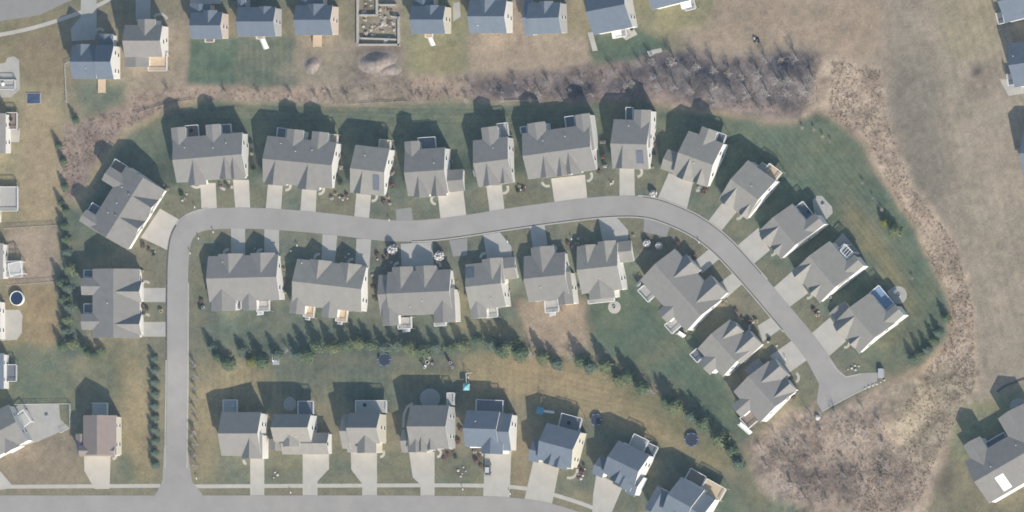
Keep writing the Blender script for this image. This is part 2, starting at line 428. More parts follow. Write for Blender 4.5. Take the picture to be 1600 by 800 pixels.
H['A6'] = house(HO, 'small grey house with tall-railed rear deck and central drive, left of wide pale pad', 770, 252, -7, (-27, -36, 28, 37),
  [X(-6, 28, 38, True), X(17, 20, 37)], [B(-12, -54, 14, 5, 'v'), B(-32, 2, -26, 20, 'u', 3.2)], [D(14, -57, 31, -37, 'w')], [(5, -20)])
H['A7'] = house(DU, 'wide grey duplex with one shared pinkish drive, two light rear wings', 873, 237, -8, (-53, -36, 54, 36),
  [X(-21, 26, 38), X(18, 26, 38), X(3, 22, 39, True)], [B(-43, -50, -15, 5, 'v'), B(33, -53, 56, 5, 'v')],
  [D(-53, -46, -43, -36, 'd'), D(18, -52, 33, -36, 'd')], [(-20, -20), (15, -22)])
H['A8'] = house(HO, 'narrow grey house with dark roof panel, where the road starts curving down', 986, 225, 1.5, (-28, -38, 29, 39),
  [X(-9, 30, 39, True)], [B(3, -54, 30, 5, 'v')], [D(-8, -57, 3, -39, 'd')], [(-3, -28)], [(11, 10, 22, 30)])
H['A9'] = house(HO, 'tilted grey house with low left garage and flared drive, first on the curve', 1091, 248, 20, (-29, -36, 29, 37),
  [X(-8, 30, 38), X(14, 22, 37)], [B(-12, -50, 14, 5, 'v'), B(-50, 2, -27, 35, 'u', 4.0)], [D(14, -50, 30, -36, 'd')], [(0, 8)])
H['A10'] = house(HO, 'tilted grey house with round-shadowed dormer and pale rear deck, second on curve', 1168, 296, 37, (-27, -37, 27, 38),
  [X(-12, 26, 39, True), X(19, 17, 37, False, .95)], [B(-8, -48, 8, 0, 'u', 3.4)], [D(4, -54, 28, -38, 't')], [(5, -10)])
H['A11'] = house(HO, 'grey house with curved pale rear patio, third around the outer curve', 1228, 360, 51, (-26, -34, 30, 34),
  [X(-9, 26, 36, True), X(14, 20, 34, False, .6)], [B(8, -53, 30, 0, 'v')], [D(-18, -50, 8, -34, 'd')], [])
H['A12'] = house(HO, 'grey house with white-railed rear deck and flat grey patio, fourth on outer curve', 1290, 425, 50, (-33, -36, 31, 38),
  [X(-22, 26, 40, True), X(12, 17, 38)], [B(8, -52, 31, 0, 'v')], [D(-14, -52, 7, -36, 'w')], [])
H['A13'] = house(HO, 'grey house with blue covered rear deck and rounded patio, last before dead end', 1353, 503, 50, (-31, -34, 31, 40),
  [X(-15, 30, 42, True), X(13, 17, 40)], [B(-47, 5, -30, 36, 'u', 4.2), B(8, -53, 30, 0, 'v')], [D(-30, -53, 7, -35, 'u')], [])
# -- duplex on the short straight, front to the east
H['B0'] = house(DU, 'grey duplex left of the vertical road, two short drives, two rear wings west', 181.5, 474, 90, (-54, -37, 54, 37),
  [X(-18, 34, -40, True), X(33, 34, -40, True)], [B(-40, -5, -13, 54, 'v'), B(16, -5, 41, 54, 'v')],
  [D(-52, 37, -41, 49, 'd'), D(1, 37, 15, 49, 'd')], [(0, 10)])
# -- lower row, fronts to the road (garages face up the map)
H['B1'] = house(DU, 'wide grey duplex inside the bend, two drives, white-railed decks behind', 380, 435, -1.5, (-54, -36, 56, 35),
  [X(-19, 38, -39, True, .7), X(31, 38, -39, True, .7)], [B(-51, -5, -13, 50, 'v'), B(-2, -5, 20, 50, 'v')],
  [D(21, 36, 41, 52, 'w', stair=(30, 55, -14, 0, 5)), D(-12, 36, -3, 48, 'd'), D(-50, 50, -32, 56, 'w', 1.2)], [(-30, -26)])
H['B2'] = house(DU, 'wide grey duplex with two tan rear decks, second in the inner row', 514, 446, 6.5, (-54, -36, 55, 36),
  [X(-17, 34, -38, True, .75), X(30, 34, -38, True, .75)], [B(-57, -5, -33, 50, 'v'), B(-6, -5, 18, 50, 'v')],
  [D(-33, 36, -17, 53, 't', stair=(-24, 55, -12, 0, 5)), D(18, 36, 35, 54, 't', stair=(27, 56, -12, 0, 5))], [(-45, -30)])
H['B3'] = house(DU, 'wide grey duplex with shared grey drive between two white blossoming trees', 652, 457, -2.5, (-45, -34, 54, 35),
  [X(-22, 32, -41, False, .75), X(15, 32, -41, False, .75)], [B(-59, -30, -42, 32, 'u', 4.7), B(-56, -5, -31, 50, 'v'), B(24, -5, 58, 49, 'v', pitch=.4)],
  [D(-31, 38, -10, 56, 'w', stair=(-14, 58, -16, 0, 5)), D(26, 49, 44, 54, 'w', 1.3)], [(-10, 22), (10, 14)])
H['B4'] = house(HO, 'grey house with offset front garage and flared drive, right of small square pad', 759, 446, -6, (-28, -36, 28, 36),
  [X(14, 32, -41, True)], [B(22, -40, 50, -6, 'u', 4.2), B(-28, -5, -3, 50, 'v')],
  [D(-3, 37, 15, 51, 'w')], [(8, 22)], [(-27, -30, -14, -14)])
H['B5'] = house(HO, 'grey house backing onto a bare dirt yard, long pale drive at its front', 854, 433, -6, (-32, -36, 33, 36),
  [X(-2, 36, -48, True)], [B(14, -5, 38, 46, 'v')], [D(-6, 37, 15, 56, 'w', stair=(8, 58, -14, 0, 5))], [(-8, 16)])
H['B6'] = house(HO, 'grey house with twin front gables and round paved fire-pit patio behind', 937, 419, -6, (-32, -37, 32, 37),
  [X(-15, 24, -38), X(15, 28, -41, True)], [B(26, -38, 54, -5, 'u', 4.2), B(-21, -5, 19, 48, 'v', pitch=.32)],
  [D(-22, 48, 19, 54, 'w', 1.6)], [(2, 16)])
H['B7'] = house(DU, 'large diagonal grey duplex inside the curve, two drives toward upper right', 1065, 453, 48, (-55, -35, 53, 38),
  [X(-20, 34, -43, True), X(32, 38, -50, True)], [B(0, -5, 24, 51, 'v')],
  [D(-44, 38, -20, 51, 'w', stair=(-50, 44, -8, 0, 7)), D(24, 38, 42, 56, 'w', stair=(46, 48, 8, 0, 6))], [])
H['B8'] = house(HO, 'diagonal grey house below the big diagonal duplex, small enclosed rear corner deck', 1133, 542, 48, (-27, -34, 32, 34),
  [X(-10, 22, -38), X(20, 32, -46, True)], [B(-10, -5, 16, 47, 'v')], [D(-27, 34, -10, 48, 'd')], [])
H['B9'] = house(HO, 'diagonal grey house nearest the dead end, white zigzag stairs at its rear corner', 1195, 609, 49, (-30, -34, 34, 39),
  [X(-10, 36, -44, True), X(21, 24, -38)], [B(-44, -24, -27, 4, 'u', 4), B(-15, -5, 9, 56, 'v')], [D(9, 40, 30, 58, 'b', stair=(14, 64, 20, 0, 6))], [])
# -- bottom row on the lower street
TS = dict(ze=6.4, pitch=.5)
H['C0'] = house(HO, 'brown-roofed house left of the road junction in the bottom row', 156, 680, 90, (-31, -26, 31, 26),
  [], [B(-2, 20, 30, 38, 'u', 4.2), B(16, -24, 33, 32, 'v', 5.7)], [D(-50, -13, -31, 12, 'w')], [], ze=5.6, roof='n', wall='c', pitch=.5)
H['C1'] = house(HO, 'grey house with open ground to its left, first right of the junction', 378, 678, 0, (-32, -34, 30, 34),
  [X(16, 32, 39, True)], [], [D(-28, -53, -6, -34, 'w')], [], ze=6.5, pitch=.5, wall='w')
H['C2'] = house(HO, 'grey house with stepped right garage, rounded patio behind, second from junction', 457, 668, 0, (-29, -21, 29, 22),
  [X(-2, 26, 30, p=.6)], [B(-16, 8, 57, 42, 'u', 3.6), B(-36, 18, -14, 36, 'v', 3.3)], [D(10, -41, 34, -21, 'd')], [(8, 14), (20, 14), (-4, 15)], ze=6.5, pitch=.55, wall='w', rise=3.3)
H['C3'] = house(HO, 'grey house with long rear deck and cream side wall, third from junction', 569, 669, 0, (-23, -24, 25, 24),
  [X(4, 30, 39, True, .6)], [B(-34, -22, -21, 32, 'u', 5.0), B(-26, 8, 22, 38, 'u', 3.8)], [D(-12, -43, 36, -24, 'w')], [], ze=6.5, pitch=.55, wall='c', rise=3.3)
H['C4'] = house(HO, 'grey house with round patio and curved white path behind, fourth from junction', 672, 667, 0, (-31, -34, 30, 34),
  [X(-11, 20, 38, p=.95), X(3, 18, 36, p=.95), X(-20, 30, 40, True, .5)], [B(-44, 4, -28, 40, 'u', 4.0)], [D(28, -53, 39, -34, 'w')], [], ze=6.5, pitch=.5, wall='g')
H['C5'] = house(HO, 'slate-blue house with white porch roof and dark car on its drive', 758, 669, 2, (-30, -27, 22, 30),
  [X(12, 34, 40, True, .5)], [B(22, -24, 42, 34, 'u', 5.4)], [D(-14, -44, 28, -26, 'd')], [(-12, -10)], ze=6.5, pitch=.5, roof='b', wall='w')
H['C6'] = house(HO, 'tilted slate-blue house with cream wall, sixth from junction, wide pale drive', 874, 696, 15, (-28, -29, 27, 30),
  [X(8, 26, 34, p=.6), X(-6, 22, 33, p=.7)], [B(-41, 0, -24, 35, 'u', 4.2)], [D(-8, -50, 25, -29, 'd')], [], ze=6.5, pitch=.5, roof='b', wall='c')
H['C7'] = house(HO, 'tilted slate-blue house with stepped white side wall, seventh from junction', 980, 724, 26, (-28, -26, 26, 30),
  [X(-2, 24, 34, p=.7), X(8, 30, 38, p=.4)], [B(-43, 8, -25, 38, 'u', 4.0), B(18, 8, 33, 42, 'u', 5.0)], [D(-9, -47, 16, -26, 'w'), D(16, -44, 34, -26, 'd', 1.0)], [], ze=6.2, pitch=.5, roof='b', wall='w')
H['C8'] = house(HO, 'slate-blue house cut by bottom edge, brown deck and white-railed deck behind', 1074, 785, 29, (-28, -30, 14, 34),
  [X(-6, 26, 36, p=.6)], [B(-54, 0, -28, 40, 'v', 4.4), B(14, -26, 36, 34, 'u', 5.3)], [D(-20, -50, 8, -31, 'b', 1.2), D(10, -48, 44, -27, 't')], [], ze=6.5, pitch=.5, roof='b', wall='w')
# -- top row
H['T1'] = house(HO, 'slate-blue house in the top left, two stepped gables with white edges', 145, 97, 0, (-32, -26, 6, 26),
  [X(-16, 22, -28, p=.8)], [B(7, -27, 33, 27, 'u', 6.7, rise=3.3), B(8, -44, 32, 0, 'v', 4.2, pitch=.5)], [D(8, 27, 20, 48, 't', .8, rail='')], [(-8, 10)], ze=6.5, pitch=.5, roof='b', wall='w')
H['T2'] = house(HO, 'pale grey house top left with tan rear deck and long drive', 225, 64, 0, (-30, -25, 29, 25),
  [X(4, 28, -34, p=.6)], [B(-30, 10, 8, 41, 'v', 4.6, pitch=.3)], [D(8, 23, 37, 47, 't')], [], ze=6.2, pitch=.48, roof='k', wall='w')
H['T3'] = house(HO, 'slate-blue house with pinkish side wall above the greenest back yard', 324, 40, 0, (-25, -21, 24, 21),
  [X(4, 22, -24, p=.8)], [B(-28, -34, 5, 0, 'v', 4.8, pitch=.35)], [D(-2, 21, 12, 26, 'b', 1.0)], [], ze=6.2, pitch=.5, roof='b', wall='p')
H['T4'] = house(HO, 'slate-blue house with small rear steps, second right of the pink-walled house', 402, 34, 0, (-30, -23, 29, 23),
  [X(12, 20, -24, p=.6)], [B(-31, -40, -18, 4, 'v', 5.2)], [D(0, 23, 12, 27, 't', 1.4, stair=(9, 27, 4, 15, 7))], [], ze=6.2, pitch=.5, roof='b', wall='g')
H['T5'] = house(HO, 'slate-blue house left of the construction foundation, square tan rear deck', 491, 31, 0, (-29, -23, 29, 24),
  [X(2, 26, -25, p=.7)], [B(-22, -45, 14, 0, 'v', 4.8, pitch=.35)], [D(-2, 24, 12, 42, 't', 1.4, rail='')], [], ze=6.2, pitch=.5, roof='b', wall='p')
H['T6'] = house(HO, 'slate-blue house right of the construction foundation, cream side wall', 670, 31, 0, (-27, -22, 26, 22),
  [X(5, 22, -23, p=.7)], [B(-24, -40, 8, 0, 'v', 4.8, pitch=.35)], [D(-4, 22, 7, 28, 't', 1.2, stair=(3, 28, 3, 12, 6))], [], ze=6.2, pitch=.5, roof='b', wall='c')
H['T7'] = house(HO, 'slate-blue house with bright white side wall over the dirt yard', 763, 26, 0, (-29, -26, 29, 26),
  [X(-2, 26, -30, p=.8)], [], [], [(-14, 14)], ze=6.3, pitch=.48, roof='b', wall='w')
H['T8'] = house(HO, 'slate-blue house with grey side wall at right end of dirt yard', 852, 29, -2, (-26, -25, 25, 24),
  [X(2, 22, -27, p=.8)], [B(-32, -30, -20, 26, 'u', 5.2)], [], [], ze=6.2, pitch=.48, roof='b', wall='g')
H['T9'] = house(HO, 'slate-blue house at top with white-covered patio and pale skylights', 952, 13, -11, (-32, -36, 30, 36),
  [X(0, 30, -40, p=.6)], [], [D(2, 36, 20, 48, 'w', 2.2)], [], [], ze=6, pitch=.45, roof='b', wall='w')
H['T10'] = house(HO, 'slate-blue house with only its lower corner showing at the top edge', 1040, -24, -14, (-30, -30, 30, 33),
  [], [], [D(22, 33, 38, 48, 'w', 2.2)], [], ze=5.6, pitch=.45, roof='b', wall='w')
H['R1'] = house(HO, 'slate-blue house at the upper right corner with small dark side deck', 1598, -6, -14, (-36, -34, 36, 34),
  [X(10, 30, 38, p=.7)], [], [D(-46, 16, -36, 34, 'd', 2.4)], [], ze=5.6, pitch=.42, roof='b', wall='w')
H['R2'] = house(HO, 'slate-blue house cut by right edge, small patio at its lower corner', 1616, 96, -8, (-36, -33, 36, 36),
  [], [], [D(-44, 14, -35, 32, 'd', 2.4)], [(-28, -12)], ze=5.6, pitch=.42, roof='b', wall='w')
H['R3'] = house(HO, 'house almost wholly beyond the right edge, only a white sliver showing', 1634, 240, 0, (-36, -34, 36, 34),
  [], [], [], [], ze=5.6, pitch=.42, roof='b', wall='w')
H['R4'] = house(HO, 'large grey house in lower right corner with long white skylight', 1570, 733, -30, (-48, -42, 62, 34),
  [], [B(-38, -64, -8, 0, 'v', pitch=.5), B(30, -74, 76, 0, 'v', pitch=.4)], [D(-14, -50, 28, -42, 'd', 2.4)], [(-14, -12), (36, -22)], [], ze=5.75, pitch=.34, roof='g', wall='w')
H['R4'].panel(-18, 6, -3, 30, 'skylight', WHITE)
# -- left edge
LE = dict(ze=5.6, pitch=.42)
H['L1'] = house(HO, 'house beyond the upper left edge behind the round-ended patio', -46, 118, 90, (-34, -32, 34, 32), decks=[D(7, -71, 22, -32, 'w', .6)], **LE)
H['L2'] = house(HO, 'grey-roofed sliver at left edge with brown deck and pale patio', -24, 208, 90, (-31, -33, 32, 34), decks=[D(-32, -52, -6, -34, 'b', 1.2)], **LE)
H['L3'] = house(HO, 'house beyond left edge with big square grey deck bordered in brown', -38, 318, 90, (-30, -32, 30, 32), decks=[D(-26, -67, 12, -34, 'w', 1.6)], wall='w', **LE)
H['L4'] = house(HO, 'white-walled house at left edge with slatted grey pergola deck', -27, 408, 90, (-28, -32, 28, 32), decks=[D(0, -63, 25, -34, 'w', 1.6)], **LE)
H['L5'] = house(HO, 'white-walled house at left edge beside the round swimming pool', -32, 500, 90, (-30, -32, 30, 32), decks=[], **LE)
H['L6'] = house(HO, 'blue-roofed sliver at left edge with a small dark rear deck', -26, 580, 90, (-28, -32, 28, 32), decks=[D(-10, -53, 16, -33, 'd', 1.8)], roof='b', **LE)
H['L7'] = house(HO, 'grey house at lower left edge beside the long fenced patio', -6, 676, -28, (-40, -30, 38, 34), [X(10, 26, 36, p=.5)], decks=[], ze=5.75, pitch=.34)
# ---------------------------------------------------------------- ground: one sheet, soil and turf colours as soft-edged patches
rs = np.random.RandomState(7)
STEP = 2.0
gx = np.arange(-120, 1721, STEP); gy = np.arange(-120, 921, STEP)
NX, NY = len(gx), len(gy)
GX, GY = np.meshgrid(gx, gy)
def vnoise(cell, seed, ax=1., ay=1.):
    r = np.random.RandomState(seed)
    cx_, cy_ = cell * ax, cell * ay
    nx, ny = int((gx[-1] - gx[0]) / cx_) + 4, int((gy[-1] - gy[0]) / cy_) + 4
    g = r.rand(ny, nx) * 2 - 1
    fx = (GX - gx[0]) / cx_ + .5; fy = (GY - gy[0]) / cy_ + .5
    ix = fx.astype(int); iy = fy.astype(int); tx = fx - ix; ty = fy - iy
    tx = tx * tx * (3 - 2 * tx); ty = ty * ty * (3 - 2 * ty)
    return (g[iy, ix] * (1 - tx) + g[iy, ix + 1] * tx) * (1 - ty) + (g[iy + 1, ix] * (1 - tx) + g[iy + 1, ix + 1] * tx) * ty
def fbm(cell, octs, seed, ax=1., ay=1., gain=.55):
    o = 0; a = 1; t = 0
    for k in range(octs):
        o = o + a * vnoise(cell / 2 ** k, seed + k * 31, ax, ay); t += a; a *= gain
    return o / t
def blur(m, r):
    k = max(1, int(round(r / STEP)))
    for _ in range(2):
        for ax in (0, 1):
            pad = [(0, 0), (0, 0)]; pad[ax] = (k, k)
            q = np.pad(m, pad, mode='edge'); c = np.cumsum(q, axis=ax)
            z = np.zeros_like(np.take(c, [0], axis=ax)); c = np.concatenate([z, c], axis=ax)
            n = m.shape[ax]; w = 2 * k + 1
            m = (np.take(c, range(w, w + n), axis=ax) - np.take(c, range(0, n), axis=ax)) / w
    return m
WARPX = fbm(36, 4, 501) * 7; WARPY = fbm(36, 4, 502) * 7
def pmask(poly, soft=5, warp=1.):
    x = GX + WARPX * warp; y = GY + WARPY * warp
    ins = np.zeros(GX.shape, bool); n = len(poly)
    for i in range(n):
        x0, y0 = poly[i]; x1, y1 = poly[(i + 1) % n]
        if y0 == y1: continue
        c = (y0 > y) != (y1 > y)
        ins ^= c & (x < (x1 - x0) * (y - y0) / (y1 - y0) + x0)
    return blur(ins.astype(float), soft)
def srgb(c): return np.array(lin(c))
COL = np.zeros(GX.shape + (3,)); COL[:] = srgb((139, 132, 109))
ROUGH = np.full(GX.shape, .35)
GAIN = .70
def paint(poly, c, soft=5, op=1., rough=None, warp=1., m=None):
    m_ = (pmask(poly, soft, warp) if m is None else m) * op
    COL[:] = COL * (1 - m_[..., None]) + srgb(c) * m_[..., None]
    if rough is not None: ROUGH[:] = ROUGH * (1 - m_) + rough * m_
def ell(cx, cy, rx, ry, n=14): return [(cx + rx * math.cos(2 * math.pi * k / n), cy + ry * math.sin(2 * math.pi * k / n)) for k in range(n)]
def band(pts, w): a = offset_line(pts, w / 2); b = offset_line(pts, -w / 2); return a + b[::-1]
GR = (125, 126, 101); GD = (112, 120, 96); OL = (134, 131, 105); TAN = (158, 143, 116); DIRT = (168, 150, 130); BRU = (170, 150, 132); PINK = (184, 165, 145); GFIELD = (155, 144, 128)
# large fields
paint([(1100, -120), (1720, -120), (1720, 640), (1480, 640), (1300, 300), (1060, 120)], GFIELD, 12, rough=.6)
paint([(1065, -120), (1385, -120), (1385, 70), (1380, 95), (1300, 92), (1240, 80), (1150, 86), (1080, 75), (1060, 40)], DIRT, 12, rough=.3)
paint([(990, -20), (1120, -20), (1110, 35), (1060, 45), (1050, 60), (1005, 50)], (150, 144, 112), 6)
paint([(1440, -120), (1570, -120), (1600, 150), (1620, 640), (1550, 660), (1500, 420), (1465, 300), (1478, 120), (1430, 40)], (166, 153, 135), 22, rough=.4)
paint([(1460, -20), (1560, -20), (1562, 90), (1490, 95), (1470, 50)], (160, 150, 122), 8, .6)
paint([(1400, 60), (1450, 90), (1485, 300), (1490, 420), (1540, 600), (1530, 640), (1510, 470), (1440, 330), (1395, 200)], (124, 118, 108), 30, .6)
# left
paint([(-120, 60), (95, 40), (118, 180), (95, 350), (-120, 350)], (158, 148, 118), 8)
paint([(-120, 0), (100, 0), (100, 120), (-120, 130)], (140, 130, 102), 8)
paint([(36, 160), (90, 160), (100, 240), (92, 340), (36, 350)], (166, 150, 120), 7)
paint([(8, 357), (92, 352), (90, 440), (12, 446)], (172, 154, 134), 3, rough=.3)
paint([(12, 448), (92, 440), (96, 540), (8, 545)], (152, 138, 104), 4)
paint([(-20, 540), (110, 540), (128, 650), (-20, 640)], (120, 124, 96), 8)
paint([(0, 690), (110, 680), (120, 755), (0, 770)], (150, 136, 116), 6)
paint([(160, 552), (240, 552), (240, 760), (190, 760), (190, 640)], (146, 136, 104), 9, .8)
paint([(130, 550), (200, 548), (200, 620), (150, 625)], (124, 128, 96), 9, .7)
paint([(178, 700), (212, 700), (210, 760), (174, 760)], GD, 6, .8)
paint([(96, 330), (130, 330), (135, 560), (90, 560)], (112, 118, 96), 7, rough=.6)
# top yards
paint([(100, 30), (200, 20), (300, 20), (298, 140), (200, 165), (110, 170), (104, 100)], (150, 138, 116), 7)
paint([(190, 85), (290, 20), (296, 135), (210, 150), (190, 140)], (168, 154, 134), 8, .8, rough=.4)
paint([(115, 120), (190, 120), (190, 165), (130, 175)], (106, 118, 96), 7, .9)
paint([(296, 58), (370, 58), (372, 136), (296, 136)], (100, 118, 94), 2, rough=.3)
paint([(372, 58), (462, 58), (463, 134), (372, 136)], (114, 120, 98), 2, rough=.3)
paint([(463, 55), (560, 55), (640, -40), (640, 160), (462, 160)], (158, 146, 126), 3, rough=.6)
paint([(300, -60), (470, -60), (470, 12), (300, 12)], GD, 5, .7)
paint([(632, -60), (728, -60), (728, 122), (634, 122)], (146, 142, 110), 3)
paint([(636, 118), (728, 118), (728, 158), (630, 158)], (114, 118, 98), 4)
paint([(728, 52), (920, 50), (926, 105), (860, 116), (730, 118)], (170, 153, 133), 3, rough=.3)
paint([(800, -60), (830, -60), (830, 60), (800, 60)], (170, 152, 133), 5)
paint([(886, -60), (925, -60), (932, 60), (886, 60)], (160, 148, 120), 5)
paint([(922, 52), (1000, 44), (1046, 72), (1010, 96), (950, 112), (926, 100)], (100, 116, 92), 5, rough=.4)
paint([(1000, 0), (1030, 10), (1040, 60), (1000, 50)], (148, 144, 112), 6)
# brush belt along the top
paint([(196, 142), (300, 132), (462, 136), (640, 112), (728, 118), (728, 158), (560, 166), (420, 160), (300, 160), (200, 175)], BRU, 4, rough=1.)
paint([(104, 190), (200, 165), (305, 152), (260, 170), (195, 205), (140, 270), (116, 315), (100, 310), (92, 240)], (158, 139, 126), 4, rough=1.)
paint([(520, 128), (560, 80), (620, 78), (640, 158), (500, 160)], (156, 143, 126), 8, .8, rough=1)
paint([(728, 118), (860, 112), (930, 96), (1000, 92), (1060, 82), (1150, 92), (1300, 80), (1330, 110), (1320, 180), (1250, 190), (1200, 182), (1090, 172), (1010, 160), (900, 160), (728, 160)], (142, 126, 117), 5, rough=1.2)
paint([(1000, 92), (1060, 84), (1150, 98), (1200, 84), (1270, 80), (1280, 150), (1220, 170), (1140, 165), (1020, 130)], (112, 106, 106), 8, .75)
paint([(735, 125), (900, 120), (1000, 100), (1030, 120), (990, 150), (900, 152), (735, 150)], (116, 106, 104), 7, .6)
# straw belt down the right
paint([(1290, 85), (1380, 100), (1390, 190), (1430, 290), (1500, 380), (1524, 480), (1532, 600), (1480, 700), (1440, 830), (1320, 860), (1210, 800), (1160, 720), (1170, 690), (1250, 630), (1290, 645), (1380, 600), (1440, 570), (1478, 530), (1482, 470), (1430, 360), (1385, 290), (1350, 215), (1290, 180), (1250, 190)], PINK, 4, rough=1.1)
paint([(1160, 690), (1260, 634), (1380, 625), (1420, 680), (1440, 760), (1400, 860), (1200, 800)], (156, 139, 125), 14, .85, rough=1.3)
paint([(1390, 600), (1480, 560), (1530, 610), (1500, 680), (1430, 720), (1390, 660)], (160, 150, 128), 12, .7)
paint([(1500, 640), (1600, 600), (1600, 700), (1500, 720), (1480, 700)], (140, 140, 104), 6, .8)
paint([(1380, 590), (1300, 640), (1286, 648), (1280, 640)], (104, 106, 92), 4, .8)
# fringe of pale straw where lawn meets brush
paint(band([(120, 320), (150, 270), (200, 205), (262, 168), (320, 156)], 9), (178, 160, 128), 3, .75)
paint(band([(320, 156), (420, 162), (560, 166), (640, 160), (760, 160), (900, 158)], 5), (162, 150, 124), 2, .7)
paint(band([(1010, 160), (1090, 174), (1190, 188), (1240, 196), (1290, 178), (1345, 215), (1385, 290), (1432, 360), (1478, 450), (1486, 530), (1440, 575), (1390, 600)], 8), (178, 154, 128), 2, .7)
# mown lawns
paint([(130, 330), (200, 210), (270, 172), (330, 160), (450, 164), (560, 168), (760, 162), (1000, 162), (1010, 310), (800, 335), (640, 350), (300, 320), (240, 330), (180, 400), (130, 400)], (112, 120, 95), 4, rough=.3)
paint([(1000, 162), (1090, 176), (1190, 192), (1238, 200), (1280, 180), (1345, 220), (1380, 290), (1430, 362), (1475, 455), (1480, 520), (1440, 565), (1330, 590), (1230, 470), (1080, 330), (1000, 300)], (107, 118, 93), 4, rough=.3)
paint([(1300, 300), (1345, 290), (1440, 470), (1450, 520), (1400, 570), (1330, 585), (1330, 560), (1420, 480), (1340, 380)], (120, 122, 96), 10, .8)
paint([(1320, 300), (1350, 330), (1410, 420), (1420, 470), (1390, 440), (1330, 360)], (146, 134, 104), 9, .6)
paint([(1160, 180), (1230, 200), (1220, 300), (1180, 240)], (108, 120, 94), 10, .6)
paint([(300, 360), (1000, 350), (1000, 470), (910, 480), (910, 560), (560, 560), (300, 560)], (114, 119, 98), 6, rough=.35)
paint([(300, 380), (322, 380), (322, 540), (300, 540)], (140, 134, 100), 6, .8)
paint([(322, 500), (600, 510), (780, 520), (780, 548), (330, 550)], (102, 112, 92), 9, .8, rough=.6)
paint([(800, 468), (918, 468), (920, 545), (880, 562), (826, 545), (816, 500)], (170, 152, 130), 4, rough=.3)
paint([(712, 470), (735, 440), (740, 500), (815, 505), (815, 530), (700, 520)], (146, 138, 108), 7, .7)
paint([(918, 480), (1000, 450), (1090, 520), (1180, 680), (1160, 700), (1040, 600), (930, 545)], (105, 117, 91), 6, rough=.3)
paint([(1000, 530), (1060, 530), (1070, 560), (1010, 560)], (122, 120, 94), 8, .6)
paint([(1195, 520), (1260, 560), (1280, 600), (1260, 640), (1240, 640), (1250, 590)], (130, 130, 98), 5, .7)
# yards behind the bottom row
paint([(296, 560), (420, 565), (440, 620), (345, 640), (340, 760), (296, 760)], (138, 132, 104), 7)
paint([(420, 565), (720, 568), (730, 640), (600, 640), (430, 610)], (112, 118, 96), 6)
paint([(610, 580), (720, 572), (720, 600), (620, 600)], (140, 132, 102), 8, .8)
paint([(722, 555), (830, 545), (1000, 600), (1120, 690), (1160, 730), (1060, 730), (940, 660), (800, 625), (730, 610)], (160, 145, 112), 9, rough=.4)
paint([(1020, 640), (1080, 640), (1070, 700), (1010, 690)], (168, 150, 116), 10, .6)
paint([(930, 560), (1050, 620), (1170, 710), (1160, 740), (1080, 700), (1000, 640)], (104, 112, 86), 8, .6)
paint([(900, 650), (1050, 700), (1150, 760), (1200, 820), (1000, 820), (900, 760)], (108, 115, 94), 9, .8)
paint([(1050, 700), (1150, 760), (1260, 800), (1260, 860), (1120, 860)], (108, 118, 92), 8)
paint([(1150, 700), (1210, 790), (1300, 830), (1260, 860), (1150, 800)], (124, 122, 94), 7, .7)
paint([(340, 705), (440, 700), (620, 700), (900, 710), (900, 770), (340, 760)], (122, 124, 98), 8, .8)
paint([(800, 690), (830, 690), (830, 770), (800, 770)], (156, 138, 112), 7, .8)
# front strips by the main road
for p in ([(244, 330), (260, 300), (300, 285), (315, 325), (285, 340)], [(400, 300), (420, 300), (420, 330), (395, 330)], [(500, 300), (560, 300), (560, 340), (500, 335)], [(600, 300), (640, 320), (680, 345), (610, 340)], [(730, 295), (766, 300), (766, 335), (730, 335)], [(790, 290), (866, 290), (866, 325), (790, 335)], [(915, 270), (968, 270), (968, 305), (915, 310)], [(890, 350), (935, 345), (920, 380), (885, 385)], [(1200, 410), (1230, 430), (1215, 450), (1190, 420)], [(1236, 470), (1265, 462), (1290, 480), (1270, 510)], [(800, 365), (830, 365), (830, 400), (805, 400)]):
    paint(p, (128, 124, 98), 4, .75)
paint([(243, 470), (262, 470), (262, 505), (243, 505)], (122, 128, 94), 3, .7)
# worn soil rings and wheel marks
for (a, b, c_, d_) in [(455, 110, 22, 14), (600, 120, 30, 12), (240, 120, 26, 8), (560, 150, 18, 6), (1540, 105, 22, 20), (840, 150, 26, 6)]:
    paint(ell(a, b, c_, d_), (150, 138, 122), 6, .6, rough=1)
paint(ell(1530, 130, 26, 24), (140, 128, 116), 8, .8, rough=1.2); paint(ell(1524, 108, 9, 9), (92, 86, 84), 5, .7)
# mulch beds: near road stones and along side walls
for (a, b, c_, d_) in [(288, 308, 8, 6), (235, 375, 10, 7), (530, 308, 14, 8), (668, 566, 12, 8), (703, 566, 6, 8), (596, 400, 14, 8), (815, 292, 9, 7), (895, 385, 14, 6), (1010, 355, 10, 5), (1275, 490, 8, 8), (700, 708, 14, 12), (748, 712, 12, 12), (720, 735, 9, 7), (908, 738, 9, 10), (431, 740, 8, 8), (1095, 425, 6, 4), (1152, 485, 8, 5), (1168, 500, 12, 5), (630, 755, 6, 5), (392, 748, 0.1, .1), (1222, 590, 6, 8), (612, 420, 8, 12), (475, 300, 8, 5), (357, 290, 9, 6), (240, 430, 6, 12), (760, 300, 6, 4), (688, 385, 7, 6), (1182, 620, 0.1, .1), (1255, 700, .1, .1), (228, 482, 6, 8), (1010, 378, 18, 8), (393, 240, 3, 26), (533, 262, 3, 26), (613, 262, 3, 24), (447, 440, 4, 26), (583, 448, 4, 26), (716, 450, 3, 26), (804, 470, 3, 20), (942, 244, 4, 30), (1025, 232, 3, 30)]:
    paint(ell(a, b, c_, d_), (104, 90, 84), 3, .75, rough=.8)
paint([(300, 565), (405, 570), (395, 640), (345, 650), (335, 740), (302, 740)], (158, 143, 112), 9, .7)
